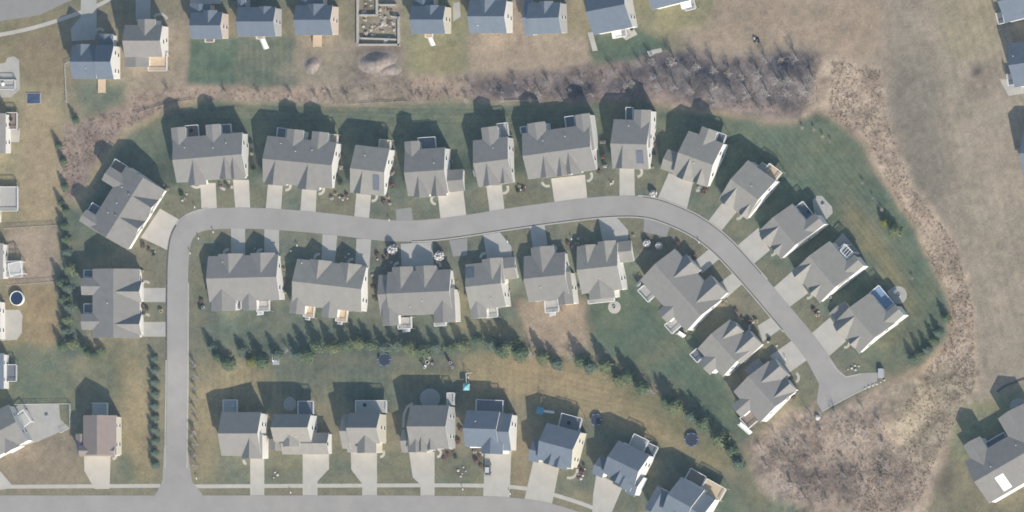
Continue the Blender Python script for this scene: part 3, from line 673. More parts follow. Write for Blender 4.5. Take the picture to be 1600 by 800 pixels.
paint([(185, 560), (236, 560), (238, 745), (205, 745), (196, 640)], (160, 144, 112), 8, .7); paint([(115, 720), (40, 690), (15, 720), (30, 755), (125, 752)], (158, 142, 120), 7, .7)
paint([(32, 455), (90, 446), (94, 530), (60, 545), (36, 520)], (166, 144, 112), 7, .7); paint([(40, 170), (88, 175), (90, 345), (40, 345)], (170, 152, 122), 9, .6)
paint([(20, 60), (95, 40), (105, 140), (60, 150)], (152, 134, 108), 9, .7); paint([(800, 560), (880, 570), (940, 620), (830, 615), (760, 600)], (166, 146, 114), 10, .6)
paint([(640, 70), (720, 70), (722, 115), (640, 118)], (158, 148, 114), 6, .6); paint([(915, 350), (800, 360), (800, 395), (925, 385)], (124, 118, 98), 6, .5)
paint(ell(592, 80, 36, 7), (112, 98, 96), 3, .85, rough=1.2); paint(ell(600, 118, 36, 16), (150, 134, 120), 7, .7, rough=1.2); paint(ell(562, 120, 16, 18), (134, 120, 114), 6, .6, rough=1.2); paint(ell(480, 92, 8, 8), (110, 100, 94), 4, .6)
# verges and front gardens by the road: thin olive turf with worn patches
paint(band(MAIN_ROAD[2:], 118), (126, 123, 102), 6, .55)
# blotches of the bare woods and thicket
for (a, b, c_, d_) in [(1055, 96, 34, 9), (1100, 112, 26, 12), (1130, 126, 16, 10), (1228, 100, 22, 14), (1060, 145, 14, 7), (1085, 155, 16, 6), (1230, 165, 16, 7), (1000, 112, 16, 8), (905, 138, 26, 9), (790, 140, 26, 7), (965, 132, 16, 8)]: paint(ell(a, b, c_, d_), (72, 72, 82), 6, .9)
for (a, b, c_, d_) in [(1055, 118, 20, 9), (1190, 128, 20, 14), (1130, 158, 26, 9), (1250, 140, 18, 20), (1165, 110, 14, 6), (1020, 135, 18, 6), (860, 128, 20, 6)]: paint(ell(a, b, c_, d_), (150, 140, 136), 7, .7)
for (a, b, c_, d_) in [(1165, 168, 50, 6), (1040, 160, 30, 5), (1210, 182, 24, 6)]: paint(ell(a, b, c_, d_), (170, 150, 138), 6, .7)
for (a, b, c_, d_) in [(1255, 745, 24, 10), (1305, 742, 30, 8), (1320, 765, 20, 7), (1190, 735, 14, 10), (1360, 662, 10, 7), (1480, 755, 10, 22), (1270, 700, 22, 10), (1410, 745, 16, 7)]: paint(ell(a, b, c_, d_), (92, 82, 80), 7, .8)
for (a, b, c_, d_) in [(1230, 680, 26, 14), (1330, 690, 30, 14), (1215, 760, 22, 16), (1300, 720, 24, 7), (1380, 700, 14, 20)]: paint(ell(a, b, c_, d_), (166, 154, 142), 9, .6)
# wandering darker and lighter streaks through the straw belt
for k_, (a, b) in enumerate([(1355, 175), (1345, 150), (1370, 210), (1330, 200), (1360, 120), (1420, 300), (1450, 340), (1470, 420), (1500, 470), (1510, 560), (1450, 590), (1430, 620), (1400, 650), (1480, 650)]): paint(ell(a, b, 9, 4), (116, 100, 90), 3, .75)
# colour noise over everything: broad drifts, turf wear, fine speckle
n1 = fbm(90, 4, 11); n2 = fbm(26, 4, 12); n3 = fbm(8, 3, 13); n4 = fbm(60, 3, 14, 1, .25); n5 = rs.rand(*GX.shape) * 2 - 1
def stripes(poly, ang, per, amp, soft=14):
    m_ = pmask(poly, soft, .5); a_ = R(ang); t_ = (-GX * math.sin(a_) + GY * math.cos(a_)) + 1.5 * fbm(60, 2, 91)
    COL[:] = COL * (1 + m_ * amp * (np.sin(t_ * 2 * math.pi / per) + .6 * np.sin(t_ * 2 * math.pi / (per * 2.7) + 1) ) * (.6 + .8 * np.clip(fbm(50, 2, 92) + .5, 0, 1)))[..., None]
stripes([(1170, 190), (1290, 190), (1400, 330), (1470, 460), (1420, 560), (1320, 400), (1180, 260)], 52, 8, .075)
stripes([(320, 158), (1000, 158), (1000, 200), (320, 200)], 1, 7, .06, 6); stripes([(300, 570), (900, 570), (900, 640), (300, 640)], 90, 10, .05); stripes([(300, 60), (462, 60), (462, 136), (300, 136)], 90, 9, .05, 3); stripes([(930, 470), (1010, 460), (1180, 660), (1150, 690)], 48, 9, .05)
stripes([(1400, -50), (1600, -50), (1600, 600), (1540, 620), (1480, 400)], 76, 13, .035); stripes([(740, 560), (1000, 590), (1100, 680), (900, 640)], 12, 8, .06)
paint(band([(1240, 738), (1290, 742), (1340, 738), (1370, 737), (1410, 744)], 2.5), (84, 78, 76), 1.5, .9, warp=.4); paint(band([(1440, 590), (1480, 650), (1478, 700), (1465, 760)], 5), (150, 128, 112), 4, .6)
paint(band([(1180, 22), (1100, 48), (1060, 62)], 5), (140, 132, 112), 4, .6); paint(band([(1450, 20), (1475, 90), (1490, 170)], 5), (176, 162, 142), 4, .6)
br = 1 + .11 * n1 + .17 * n2 + .22 * n3 + .10 * n5
tan_ = np.clip(.5 * n2 + .45 * fbm(44, 3, 15) + .4 * n4 + .2 * fbm(12, 3, 16), -.5, .6)
tan_ = tan_ * np.clip((COL[..., 1] / COL[..., 0] - .90) / .14, .12, 1)
COL[..., 0] *= 1 + .36 * tan_; COL[..., 1] *= 1 + .10 * tan_; COL[..., 2] *= 1 - .03 * tan_
lum_ = COL @ np.array([.3, .6, .1]); ds_ = (.16 * np.clip((COL[..., 1] / COL[..., 0] - .90) / .14, 0, 1))[..., None]; COL[:] = COL * (1 - ds_) + lum_[..., None] * ds_
COL *= 1 + (1 - ds_ / .16) * np.array([.005, 0., -.02])
COL *= br[..., None]
RB = np.clip((ROUGH - .6) / .6, 0, 1)
bsh = 1 + RB * (.50 * fbm(24, 3, 21, gain=.8) + .24 * fbm(6, 2, 25) + .10 * (rs.rand(*GX.shape) * 2 - 1))
COL *= bsh[..., None]
COL *= GAIN
X0, Y0 = P(800, 400)
def ground():
    px = GX.copy(); py = GY.copy()
    px[:, 0] = -15000; px[:, -1] = 16600; py[0, :] = -15000; py[-1, :] = 15800
    zz = zg(px, py); zz = zz + blur((fbm(5, 2, 77) * .5 + fbm(14, 2, 78)) * np.clip(ROUGH - .5, 0, 1) * .12, 2) * (zz < .1)
    a = (px - 800) * S - RX.z * zz; b = (400 - py) * S - UY.z * zz
    wx = (a * UY.y - b * RX.y) / DET; wy = (b * RX.x - a * UY.x) / DET
    n = NX * NY
    me = bpy.data.meshes.new('ground')
    co = np.zeros((n, 3), np.float32); co[:, 0] = wx.ravel(); co[:, 1] = wy.ravel(); co[:, 2] = zz.ravel()
    idx = np.arange(n).reshape(NY, NX)
    q = np.stack([idx[1:, :-1], idx[1:, 1:], idx[:-1, 1:], idx[:-1, :-1]], -1).reshape(-1, 4)
    me.vertices.add(n); me.vertices.foreach_set('co', co.ravel())
    me.loops.add(q.size); me.loops.foreach_set('vertex_index', q.ravel().astype(np.int32))
    me.polygons.add(len(q)); me.polygons.foreach_set('loop_start', np.arange(0, q.size, 4, dtype=np.int32))
    me.update(calc_edges=True)
    ca = me.attributes.new('col', 'FLOAT_COLOR', 'POINT')
    c4 = np.ones((n, 4), np.float32); c4[:, :3] = COL.reshape(-1, 3); c4[:, 3] = ROUGH.ravel()
    ca.data.foreach_set('color', c4.ravel())
    me.materials.append(attr_mat('turf_and_soil', bump=.06, noise=.2, nscale=1.6))
    o = bpy.data.objects.new('ground', me); C.objects.link(o); tag(o, 'mown lawns, bare soil and straw brush between the houses', 'ground', kind='structure')
ground()
# ---------------------------------------------------------------- roads
main_road = smooth_line(MAIN_ROAD, 4)
W_ = 33
def w_at(p): return 36 if p[1] > 600 and p[0] < 300 else 33
strip('road', main_road, [w_at(p) for p in main_road], .04, ASPH, lab='grey asphalt residential road curving between the houses', cat='road')
slab('road_flare', [(256, 700), (293, 700), (300, 752), (318, 775), (340, 786), (232, 786), (246, 768), (254, 750)], .03, ASPH)
low = smooth_line([(-80, 789), (300, 789), (700, 789), (820, 792), (900, 812), (980, 850), (1060, 900)], 2)
strip('road', low, 30, .05, ASPH, lab='grey asphalt street along the bottom edge', cat='road')
slab('turning_area', [(1262, 566), (1290, 558), (1308, 575), (1322, 588), (1345, 583), (1372, 582), (1370, 597), (1330, 617), (1300, 633), (1284, 642), (1276, 628), (1280, 600)], .03, ASPH)
slab('parking_pad', [(619, 352), (619, 327), (643, 324), (646, 350)], .009, ASPH2)
slab('parking_pad', [(702, 376), (730, 372), (730, 399), (708, 401)], .009, ASPH2)
slab('parking_pad', [(1007, 338), (1049, 348), (1041, 371), (1005, 362)], .009, ASPH2)
slab('parking_area', [(-80, -80), (118, -80), (112, 0), (60, 24), (0, 33), (-80, 44)], .009, ASPH2)
# kerbs
o1 = offset_line(main_road, 17.2); o2 = offset_line(main_road, -17.2)
def sub(l, f): return [p for p in l if f(p)]
def kerb(pts, z=.1): 
    if len(pts) > 2: strip('kerb', pts, 1.7, z, KERB, th=.14, lab=None)
sideA = o1 if o1[len(o1) // 2][1] > o2[len(o2) // 2][1] else o2; sideB = o2 if sideA is o1 else o1
kerb(sub(sideA, lambda p: 640 < p[0] < 1225)); kerb(sub(sideB, lambda p: 995 < p[0] < 1200 and p[1] < 470)); kerb(sub(sideB, lambda p: p[1] > 560 and p[1] < 735 and p[0] < 330)); kerb(sub(sideA, lambda p: p[1] > 440 and p[1] < 735 and p[0] < 330)); kerb(sub(sideB, lambda p: p[0] < 325 and p[1] < 352))
def kerb_shade(pts): strip('kerb_shade', pts, 2.6, .055, KERB_SHADE, th=.05)
KERB_SHADE = mat('kerb_shade_dark', (.10, .095, .08), .95, .3, .8)  # dark strip painting in the kerb's shadow and grass edge beside the road
kerb_shade(offset_line(sub(main_road, lambda p: 640 < p[0] < 1235 and p[1] < 560), 16 if sideA is o1 else -16)); kerb_shade(offset_line(sub(main_road, lambda p: 1000 < p[0] < 1180 and p[1] < 450), -16 if sideA is o1 else 16)); kerb_shade(offset_line(sub(main_road, lambda p: 60 < p[0] < 320 and p[1] < 700 and p[1] > 350), 17 if sideA is o2 else -17))
kerb([(1284, 643), (1300, 634), (1330, 618), (1371, 598)]); kerb([(1296, 562), (1310, 580), (1322, 589), (1345, 584)])
# pavements
sw = smooth_line([(302, 760), (500, 759), (720, 758), (800, 760), (850, 768), (920, 790), (990, 820)], 2)
strip('pavement', sw, 6, .008, CONC, lab='narrow concrete pavement beside the lower street', cat='pavement')
strip('pavement', [(-80, 761), (110, 760), (250, 759)], 6, .008, CONC)
strip('pavement', smooth_line([(-80, 65), (0, 55), (60, 42), (125, 20), (160, 6), (200, -20)], 2), 6, .008, CONC)
# driveways (map polygons at ground level)
DW = [('A1', [(250, 326), (287, 347), (262, 391), (220, 371)], 1), ('A2', [(313, 286), (337, 286), (339, 330), (315, 330)], 1), ('A2', [(364, 281), (389, 281), (391, 327), (368, 328)], 1),
 ('A3', [(419, 287), (442, 288), (439, 330), (415, 328)], 0), ('A3', [(472, 293), (495, 295), (493, 336), (469, 335)], 0), ('A4', [(557, 302), (580, 305), (576, 346), (553, 344)], 0),
 ('A5', [(684, 303), (724, 298), (729, 342), (689, 348)], 1), ('A6', [(760, 291), (784, 289), (789, 334), (766, 337)], 0), ('A7', [(861, 279), (914, 273), (918, 313), (867, 320)], 1), ('A8', [(968, 261), (991, 261), (992, 308), (968, 309)], 0),
 ('A9', [(1045, 270), (1083, 284), (1073, 327), (1028, 309)], 0), ('A10', [(1131, 314), (1151, 331), (1126, 362), (1107, 345)], 0), ('A11', [(1185, 356), (1203, 391), (1178, 412), (1153, 383)], 0), ('A12', [(1239, 423), (1263, 458), (1233, 480), (1208, 450)], 0), ('A13', [(1297, 496), (1322, 533), (1296, 556), (1268, 521)], 0),
 ('B0', [(222, 450), (263, 450), (263, 472), (222, 472)], 2), ('B0', [(222, 503), (263, 503), (263, 526), (222, 526)], 2),
 ('B1', [(361, 355), (383, 355), (383, 404), (361, 404)], 2), ('B1', [(413, 356), (436, 357), (436, 404), (413, 404)], 2), ('B2', [(504, 366), (527, 368), (523, 412), (502, 410)], 2), ('B2', [(557, 373), (580, 374), (577, 420), (555, 418)], 2),
 ('B3', [(626, 381), (676, 378), (678, 426), (628, 428)], 2), ('B4', [(755, 367), (781, 363), (799, 385), (801, 410), (762, 412)], 2), ('B5', [(828, 355), (851, 352), (857, 395), (834, 396)], 2), ('B6', [(935, 341), (962, 338), (981, 359), (983, 384), (943, 384)], 2),
 ('B7', [(1084, 409), (1112, 386), (1128, 401), (1097, 427)], 0), ('B7', [(1119, 446), (1147, 425), (1163, 441), (1132, 468)], 0), ('B8', [(1184, 509), (1208, 494), (1222, 512), (1192, 534)], 0), ('B9', [(1203, 556), (1239, 531), (1263, 561), (1228, 586)], 0),
 ('C0', [(131, 706), (173, 706), (171, 764), (148, 764), (132, 736)], 1), ('C1', [(391, 712), (413, 712), (413, 778), (391, 778)], 0), ('C2', [(473, 706), (514, 706), (514, 733), (496, 752), (496, 778), (473, 778)], 0), ('C3', [(548, 704), (589, 704), (589, 778), (566, 778), (566, 756), (549, 734)], 0),
 ('C4', [(639, 706), (679, 706), (679, 778), (657, 778), (657, 757), (645, 746)], 0), ('C5', [(758, 704), (799, 704), (796, 779), (755, 778)], 0), ('C6', [(834, 718), (874, 730), (860, 800), (818, 786)], 0), ('C7', [(932, 740), (973, 760), (952, 810), (925, 806), (927, 772)], 0),
 ('T1', [(127, -30), (151, -30), (151, 50), (148, 62), (112, 64), (111, 44), (126, 26)], 2), ('T2', [(212, -30), (235, -30), (235, 34), (212, 34)], 2), ('T3', [(297, -40), (346, -40), (346, 6), (297, 6)], 0)]
for k, (h, poly, c) in enumerate(DW): slab('driveway', poly, .012, CONCS[c])
slab('driveway', [(-60, 738), (0, 736), (22, 762), (-60, 775)], .012, CONC)
slab('driveway', [(1046, 822), (1060, 800), (1000, 800), (990, 830)], .012, CONC)
# front walks: short curved paths from drive to door
def walk(cx, cy, r, a0, a1, w=4): strip('front_walk', [(cx + r * math.cos(R(a0 + (a1 - a0) * k / 8)), cy + r * math.sin(R(a0 + (a1 - a0) * k / 8))) for k in range(9)], w, .0065, CONC)
for a in [(352, 288, 8, 200, 90), (307, 284, 9, 30, 150), (364, 286, 7, 90, 210), (447, 290, 7, -40, 100), (499, 296, 7, -40, 100), (582, 307, 7, -40, 100), (681, 312, 7, 90, 260), (787, 295, 7, -40, 100), (917, 275, 8, -40, 90), (855, 283, 8, 60, 170), (996, 269, 7, -60, 90), (1089, 290, 8, -30, 100), (1152, 335, 7, 0, 100), (1205, 392, 7, -10, 90), (1262, 459, 7, -10, 100), (1320, 536, 7, -10, 100), (356, 396, 6, 170, 290), (408, 396, 6, 170, 290), (498, 403, 6, 170, 290), (550, 411, 6, 170, 290), (622, 417, 6, 170, 280), (682, 415, 6, -100, 20), (757, 402, 6, 170, 290), (862, 390, 7, -90, 20), (1080, 408, 7, 160, 280), (1114, 447, 7, 160, 290), (1180, 512, 9, 160, 290), (1240, 590, 8, -60, 60), (386, 720, 5, 100, 200), (594, 708, 6, -40, 90), (683, 708, 6, -70, 90), (755, 706, 5, 90, 180), (890, 735, 12, -10, 110), (978, 760, 6, -20, 100), (176, 711, 6, -80, 90), (228, 446, 6, 200, 330), (228, 497, 6, 200, 330), (156, 52, 7, 180, 330), (250, 34, 12, 220, 340)]:
    walk(*a)
# patios
slab('patio', ell(960, 480, 10, 10, 20), .0085, CONC); slab('patio', ell(672, 622, 16, 15, 20), .0085, PATIO); slab('patio', ell(453, 631, 10, 11, 20), .0085, PATIO)
slab('patio', [(1270, 312), (1276, 306), (1284, 306), (1300, 323), (1301, 333), (1288, 346), (1272, 332)], .0085, CONCS[2])
slab('patio', [(1300, 382), (1317, 364), (1345, 397), (1333, 404)], .0085, PATIO); slab('patio', ell(1404, 461, 13, 14, 18), .0085, CONCS[2]); slab('patio', [(1386, 455), (1398, 447), (1410, 470), (1396, 478)], .009, CONCS[2])
slab('patio', ell(1592, 634, 14, 12, 16), .0085, PATIO); slab('patio', [(8, 98), (12, 90), (22, 88), (30, 94), (31, 140), (17, 152), (-30, 153), (-30, 105)], .0085, CONCS[2])
slab('patio', [(8, 200), (32, 200), (30, 222), (8, 222)], .0085, CONC); slab('patio', [(-10, 484), (30, 484), (35, 492), (34, 520), (26, 531), (-10, 533)], .0085, CONCS[0])
slab('patio', [(18, 640), (30, 632), (92, 632), (94, 655), (108, 668), (60, 690), (20, 700)], .0085, CONCS[2]); slab('patio', [(1562, 124), (1600, 124), (1600, 146), (1576, 150)], .0085, CONC)
slab('patio', [(708, 5), (718, 3), (720, 26), (708, 34)], .0085, CONCS[2]); slab('patio', [(960, 45), (986, 38), (996, 54), (978, 63)], .0085, CONC)
slab('path', [(918, 51), (926, 50), (934, 79), (926, 80)], .0085, CONC); slab('path', [(1011, 80), (1033, 75), (1035, 81), (1014, 89)], .0085, CONCS[0])
strip('path', [(645, 630), (636, 636), (631, 648), (630, 668)], 4, .0075, CONC)
# ---------------------------------------------------------------- trees
rnd = random.Random(3)
def conifer(name, label, h, r, seed, m, sparse=1.):
    rn = random.Random(seed); root = empty(name, (0, 0, 0)); tag(root, label, 'tree')
    t = MB(); t.bar((0, 0, -.1), (0, 0, h * .95), .13 * h / 6, .02, 7); t.build('trunk', BARK, root)
    c = MB(); n = int(560 * sparse)
    for k in range(n):
        f = (k + .5) / n; z = h * (1 - f ** .62 * .93); env = r * (1 - z / h) ** .48 * (1 + .22 * math.sin(seed + 5 * z) ) * rn.uniform(.55, 1.12)
        a = rn.uniform(0, 6.283); 
        if math.sin(a * 3 + seed + z * 2.3) < -.72: env *= .6
        d = Vector((math.cos(a), math.sin(a), 0)); s_ = Vector((-d.y, d.x, 0))
        l = min(env, rn.uniform(.45, .85) * (.6 + .08 * h)); wv = l * rn.uniform(.28, .42)
        p1 = d * env + Vector((0, 0, z - env * .18 + rn.uniform(-.12, .12))); p0 = d * max(0, env - l) + Vector((0, 0, z + .12))
        mid = (p0 + p1) / 2 + Vector((0, 0, .08))
        c.add([p0, mid + s_ * wv, p1, mid - s_ * wv], [(0, 1, 2, 3)])
        c.add([mid + Vector((0, 0, -.12)), mid + s_ * wv * .4 + d * l * .4 + Vector((0, 0, .16)), mid - s_ * wv * .5 + d * l * .2 + Vector((0, 0, .2))], [(0, 1, 2)])
    c.build('crown', m, root); return root
def baretree(name, label, h, r, seed, m, fine=150):
    rn = random.Random(seed); root = empty(name, (0, 0, 0)); tag(root, label, 'tree')
    t = MB(); t.bar((0, 0, -.1), (rn.uniform(-.2, .2), rn.uniform(-.2, .2), h * .45), .03 * h, .018 * h, 7); t.build('trunk', BARK, root)
    c = MB(); tips = []
    for k in range(9):
        a = k * 2.4 + rn.uniform(-.3, .3); z0 = h * rn.uniform(.22, .48); e = Vector((math.cos(a) * r * rn.uniform(.4, .8), math.sin(a) * r * rn.uniform(.4, .8), h * rn.uniform(.6, .95)))
        b0 = Vector((0, 0, z0)); c.bar(b0, e, .012 * h, .004 * h, 4, cap=False)
        for q in range(5):
            s0 = b0.lerp(e, rn.uniform(.35, .95)); e2 = s0 + Vector((rn.gauss(0, .3) * r, rn.gauss(0, .3) * r, rn.uniform(.05, .28) * h)); c.bar(s0, e2, .005 * h, .002 * h, 3, cap=False); tips.append((s0, e2))
    for k in range(fine):
        s0, e2 = rn.choice(tips); p = s0.lerp(e2, rn.uniform(.2, 1)); d = Vector((rn.gauss(0, 1), rn.gauss(0, 1), rn.uniform(.1, 1.2))).normalized() * rn.uniform(.35, 1.) * (h / 7)
        w = d.cross(Vector((rn.random(), rn.random(), rn.random()))).normalized() * .035
        c.add([p - w, p + w, p + d], [(0, 1, 2)])
    c.build('crown', m, root); return root
def shrub(name, label, cat, r, h, seed, m, n=110):
    rn = random.Random(seed); c = MB()
    for k in range(n):
        z = rn.uniform(.05, 1); a = rn.uniform(0, 6.283); q = math.sqrt(max(.02, 1 - (z - .35) ** 2 / .5)) * rn.uniform(.5, 1.08)
        p = Vector((math.cos(a) * r * q, math.sin(a) * r * q, h * z)); nrm = Vector((rn.gauss(0, 1), rn.gauss(0, 1), rn.gauss(.6, .8))).normalized(); u = nrm.orthogonal().normalized() * r * .3; w = nrm.cross(u)
        c.add([p + u, p + w, p - u, p - w], [(0, 1, 2, 3)])
    o = c.build(name, m); tag(o, label, cat); return o
CON = {}
def conv(kind): return CON[kind]
protos_c = [conifer('conifer_tree', 'x', 7, 2.7, 1, EVG[0]), conifer('conifer_tree', 'x', 7.6, 3.0, 2, EVG[1], 1.1), conifer('conifer_tree', 'x', 6.4, 2.8, 3, EVG[2]), conifer('conifer_tree', 'x', 6.0, 3.0, 4, EVG[1], .8)]
protos_b = [baretree('bare_tree', 'x', 7, 2.6, 11, TWIG[0]), baretree('bare_tree', 'x', 6, 2.4, 12, TWIG[2]), baretree('bare_tree', 'x', 8, 2.8, 13, TWIG[0], 340), baretree('bare_tree', 'x', 5, 2.0, 14, TWIG[1])]
sap = baretree('sapling', 'x', 3.0, 1.3, 21, TWIG[1], 260); sap2 = baretree('sapling', 'x', 3.2, 1.1, 22, TWIG[0], 240)
yel = conifer('leafy_tree', 'x', 4.6, 2.3, 31, YEL, .9)
blo = shrub('blossom_crown', 'x', 'tree', 1.45, 2.6, 41, BLOS, 230)
br = empty('blossom_tree', (0, 0, 0)); tag(br, 'x', 'tree'); bt = MB(); bt.bar((0, 0, -.1), (0, 0, 1.5), .09, .05, 6); bt.build('trunk', BARK, br); blo.parent = br; blo.name = 'crown'
for k_ in ('label', 'category'):
    if k_ in blo: del blo[k_]
PROTOS = protos_c + protos_b + [sap, sap2, yel, br]
ORD = ['first', 'second', 'third', 'fourth', 'fifth', 'sixth', 'seventh', 'eighth', 'ninth', 'tenth', 'eleventh', 'twelfth', 'thirteenth', 'fourteenth', 'fifteenth', 'sixteenth', 'seventeenth', 'eighteenth', 'nineteenth', 'twentieth']
def put(proto, x, y, sc, label, group, dz=0.):
    loc = PG(x, y)
    return subtree_copy(proto, loc, rnd.uniform(0, 6.28), sc, label, group)
# belt of evergreens behind the inner row
belt = [(330, 540, 2, .8), (340, 556, 0, .8), (357, 566, 0, 1), (378, 545, 2, .9), (391, 562, 'y', 1.0), (410, 563, 0, .95), (432, 552, 2, .8), (449, 545, 'b', .7), (465, 553, 2, .9), (482, 553, 0, 1), (497, 538, 0, 1), (520, 541, 1, 1), (541, 538, 0, 1), (560, 533, 1, 1), (578, 536, 0, .9), (600, 541, 2, .8), (618, 537, 2, .8), (641, 541, 1, .95), (661, 546, 0, 1), (681, 540, 2, .9), (703, 541, 0, .9),
 (722, 537, 1, .9), (745, 530, 0, .9), (768, 535, 2, 1), (785, 546, 0, 1.05), (800, 541, 1, 1.1), (813, 550, 0, 1), (832, 554, 'b', .9), (849, 556, 1, .9), (869, 566, 2, .8), (892, 556, 'b', .7), (909, 562, 0, 1), (921, 571, 2, 1), (947, 570, 1, 1), (967, 590, 3, 1), (983, 585, 0, .9), (1003, 604, 0, 1), (1020, 612, 'b', .9), (1043, 625, 0, 1.05), (1056, 633, 1, 1), (1081, 648, 2, 1), (1100, 660, 0, 1.1), (1126, 684, 3, 1.1), (1143, 702, 0, .95), (1153, 722, 2, .9)]
anchors = [(380, 'grey duplex inside the bend'), (514, 'duplex with two tan decks'), (652, 'duplex with the shared grey drive'), (765, 'house with the flared drive'), (858, 'bare dirt yard'), (950, 'house with the round fire-pit patio'), (1065, 'big diagonal duplex'), (1150, 'nearest-the-brush end of the belt')]
cnt = {}
for x, y, k, s_ in belt:
    a = min(anchors, key=lambda q: abs(q[0] - x))[1]; kind = {'y': 'yellow-green', 'b': 'bare grey'}.get(k, ['dark green', 'olive green', 'bluish green', 'loose olive'][k] if isinstance(k, int) else '')
    key = (a, kind); cnt[key] = cnt.get(key, 0) + 1
    same = sum(1 for q in belt if min(anchors, key=lambda w: abs(w[0] - q[0]))[1] == a and ({'y': 'yellow-green', 'b': 'bare grey'}.get(q[2], ['dark green', 'olive green', 'bluish green', 'loose olive'][q[2]] if isinstance(q[2], int) else '')) == kind)
    o_ = (ORD[cnt[key] - 1] + ' ' if same > 1 else '')
    lab = f'{o_}{kind} tree from the west behind the {a}' if 'belt' not in a else f'{o_}{kind} tree from the west at the {a}'
    pr = yel if k == 'y' else protos_b[0] if k == 'b' else protos_c[k]
    put(pr, x + 3, y + 3, s_ * (.75 if k == 'b' else rnd.uniform(.78, 1.0)), lab, 'belt of trees behind the inner row of houses')
col = [(101, 352, 0, .7), (104, 372, 0, .8), (104, 392, 2, .75), (111, 418, 3, .95), (98, 440, 0, .9), (106, 448, 2, .8), (101, 466, 0, .9), (108, 478, 2, .8), (104, 498, 3, .8), (103, 516, 2, .8), (112, 535, 3, .85), (98, 540, 0, .8)]
for i, (x, y, k, s_) in enumerate(col): put(protos_c[k], x + 2, y + 2, s_ * .85, f'{ORD[i]} evergreen from the top in the column left of the duplexes', 'column of evergreens along the left fence')
for i, (x, y) in enumerate([(93, 228), (100, 252), (103, 292), (97, 318), (105, 330), (120, 188)]): put(protos_c[0], x, y, .5, f'{ORD[i]} small dark evergreen along the upper left brush edge', 'small evergreens by the brush edge')
for i, (x, y) in enumerate([(1428, 562), (1440, 555), (1451, 547), (1462, 533), (1468, 520), (1480, 498)]): put(protos_c[0 if i % 2 else 2], x, y, .62, f'{ORD[i]} small evergreen from the dead end on the curved lawn edge', 'small evergreens on the curved lawn edge')
for i, (x, y, p_, s_) in enumerate([(1384, 347, yel, .75), (1400, 361, protos_c[3], .8)]): put(p_, x, y, s_, ['yellow-green tree on the outer lawn edge by the straw belt', 'olive evergreen just below the yellow-green tree on the outer lawn'][i], None)
for i, (x, y) in enumerate([(122, 655), (160, 548), (135, 545), (150, 556), (60, 210)][:4]): put(protos_c[0], x if i else 141, y if i else 552, .6, ['small dark evergreen below the left duplex, westmost', 'small evergreen below the left duplex, eastmost', 'small evergreen just under the left duplex rear corner', 'small evergreen lowest of those below the left duplex'][i], None)
for i in range(10):
    put(protos_c[2], 243 + (i % 2), 560 + i * 18.5, rnd.uniform(.5, .62), f'{ORD[i]} small grey-green tree from the top on the left verge of the vertical road', 'saplings lining the left verge')
    put(sap2, 307 + (i % 2) * 3, 572 + i * 17.5, rnd.uniform(.9, 1.2), f'{ORD[i]} grey sapling from the top on the right verge of the vertical road', 'saplings lining the right verge')
for i, (x, y) in enumerate([(266, 146), (355, 150), (408, 152), (458, 153), (497, 156), (521, 158), (545, 157), (650, 158), (662, 157), (704, 156), (733, 158), (788, 156), (832, 157), (880, 157)]):
    put(sap2 if i % 2 else sap, x, y, .95, f'{ORD[i]} thin bare tree from the left along the back lawn ditch', 'thin bare trees along the ditch')
for i, (x, y) in enumerate([(1256, 200), (1274, 203), (1288, 214), (1300, 222), (1350, 286), (1366, 310), (1380, 328), (1428, 435)]):
    put(sap, x, y, .6, f'{ORD[i]} small bare sapling down the outer green lawn from its top corner', 'saplings on the outer lawn')
for x, y, l in [(615, 390, 'white blossoming tree left of the shared grey drive'), (688, 400, 'white blossoming tree right of the shared grey drive'), (1012, 380, 'white blossoming bush left of pair below the curve pad'), (1031, 384, 'white blossoming bush right of pair below the curve pad'), (1022, 303, 'white blossoming bush on verge at start of the curve')]:
    put(br, x, y, .95 if x < 700 else .72, l, None)
# bare woods
def inpoly(x, y, poly):
    c = False; n = len(poly)
    for i in range(n):
        x0, y0 = poly[i]; x1, y1 = poly[(i + 1) % n]
        if (y0 > y) != (y1 > y) and x < (x1 - x0) * (y - y0) / (y1 - y0) + x0: c = not c
    return c
WOOD1 = [(1010, 96), (1060, 90), (1150, 100), (1200, 86), (1272, 82), (1282, 160), (1225, 178), (1130, 166), (1040, 152), (960, 130), (930, 115)]
WOOD2 = [(1180, 700), (1262, 648), (1360, 640), (1400, 690), (1395, 760), (1330, 790), (1230, 780)]
WOOD3 = [(735, 128), (930, 112), (1010, 130), (990, 152), (735, 150)]
def scatter(poly, n, dmin, seed):
    r_ = random.Random(seed); xs = [p[0] for p in poly]; ys = [p[1] for p in poly]; out = []; t = 0
    while len(out) < n and t < 20000:
        t += 1; x, y = r_.uniform(min(xs), max(xs)), r_.uniform(min(ys), max(ys))
        if inpoly(x, y, poly) and all((x - a) ** 2 + (y - b) ** 2 > dmin ** 2 for a, b in out): out.append((x, y))
    return sorted(out)
for poly, n, dm, sd, where, sc in ((WOOD1, 30, 20, 5, 'in the bare grove at upper right', .85), (WOOD2, 30, 24, 6, 'in the bare thicket below the dead end', .6), (WOOD3, 14, 18, 8, 'in the scrub behind the dirt yard', .5)):
    pts = scatter(poly, n, dm, sd)
    for i, (x, y) in enumerate(pts):
        put(protos_b[rnd.choice([0, 1, 2, 0, 3] if poly is not WOOD2 else [0, 3, 3, 0, 1])], x, y, sc * rnd.uniform(.75, 1.15), f'bare leafless tree {where}', f'bare trees {where}')
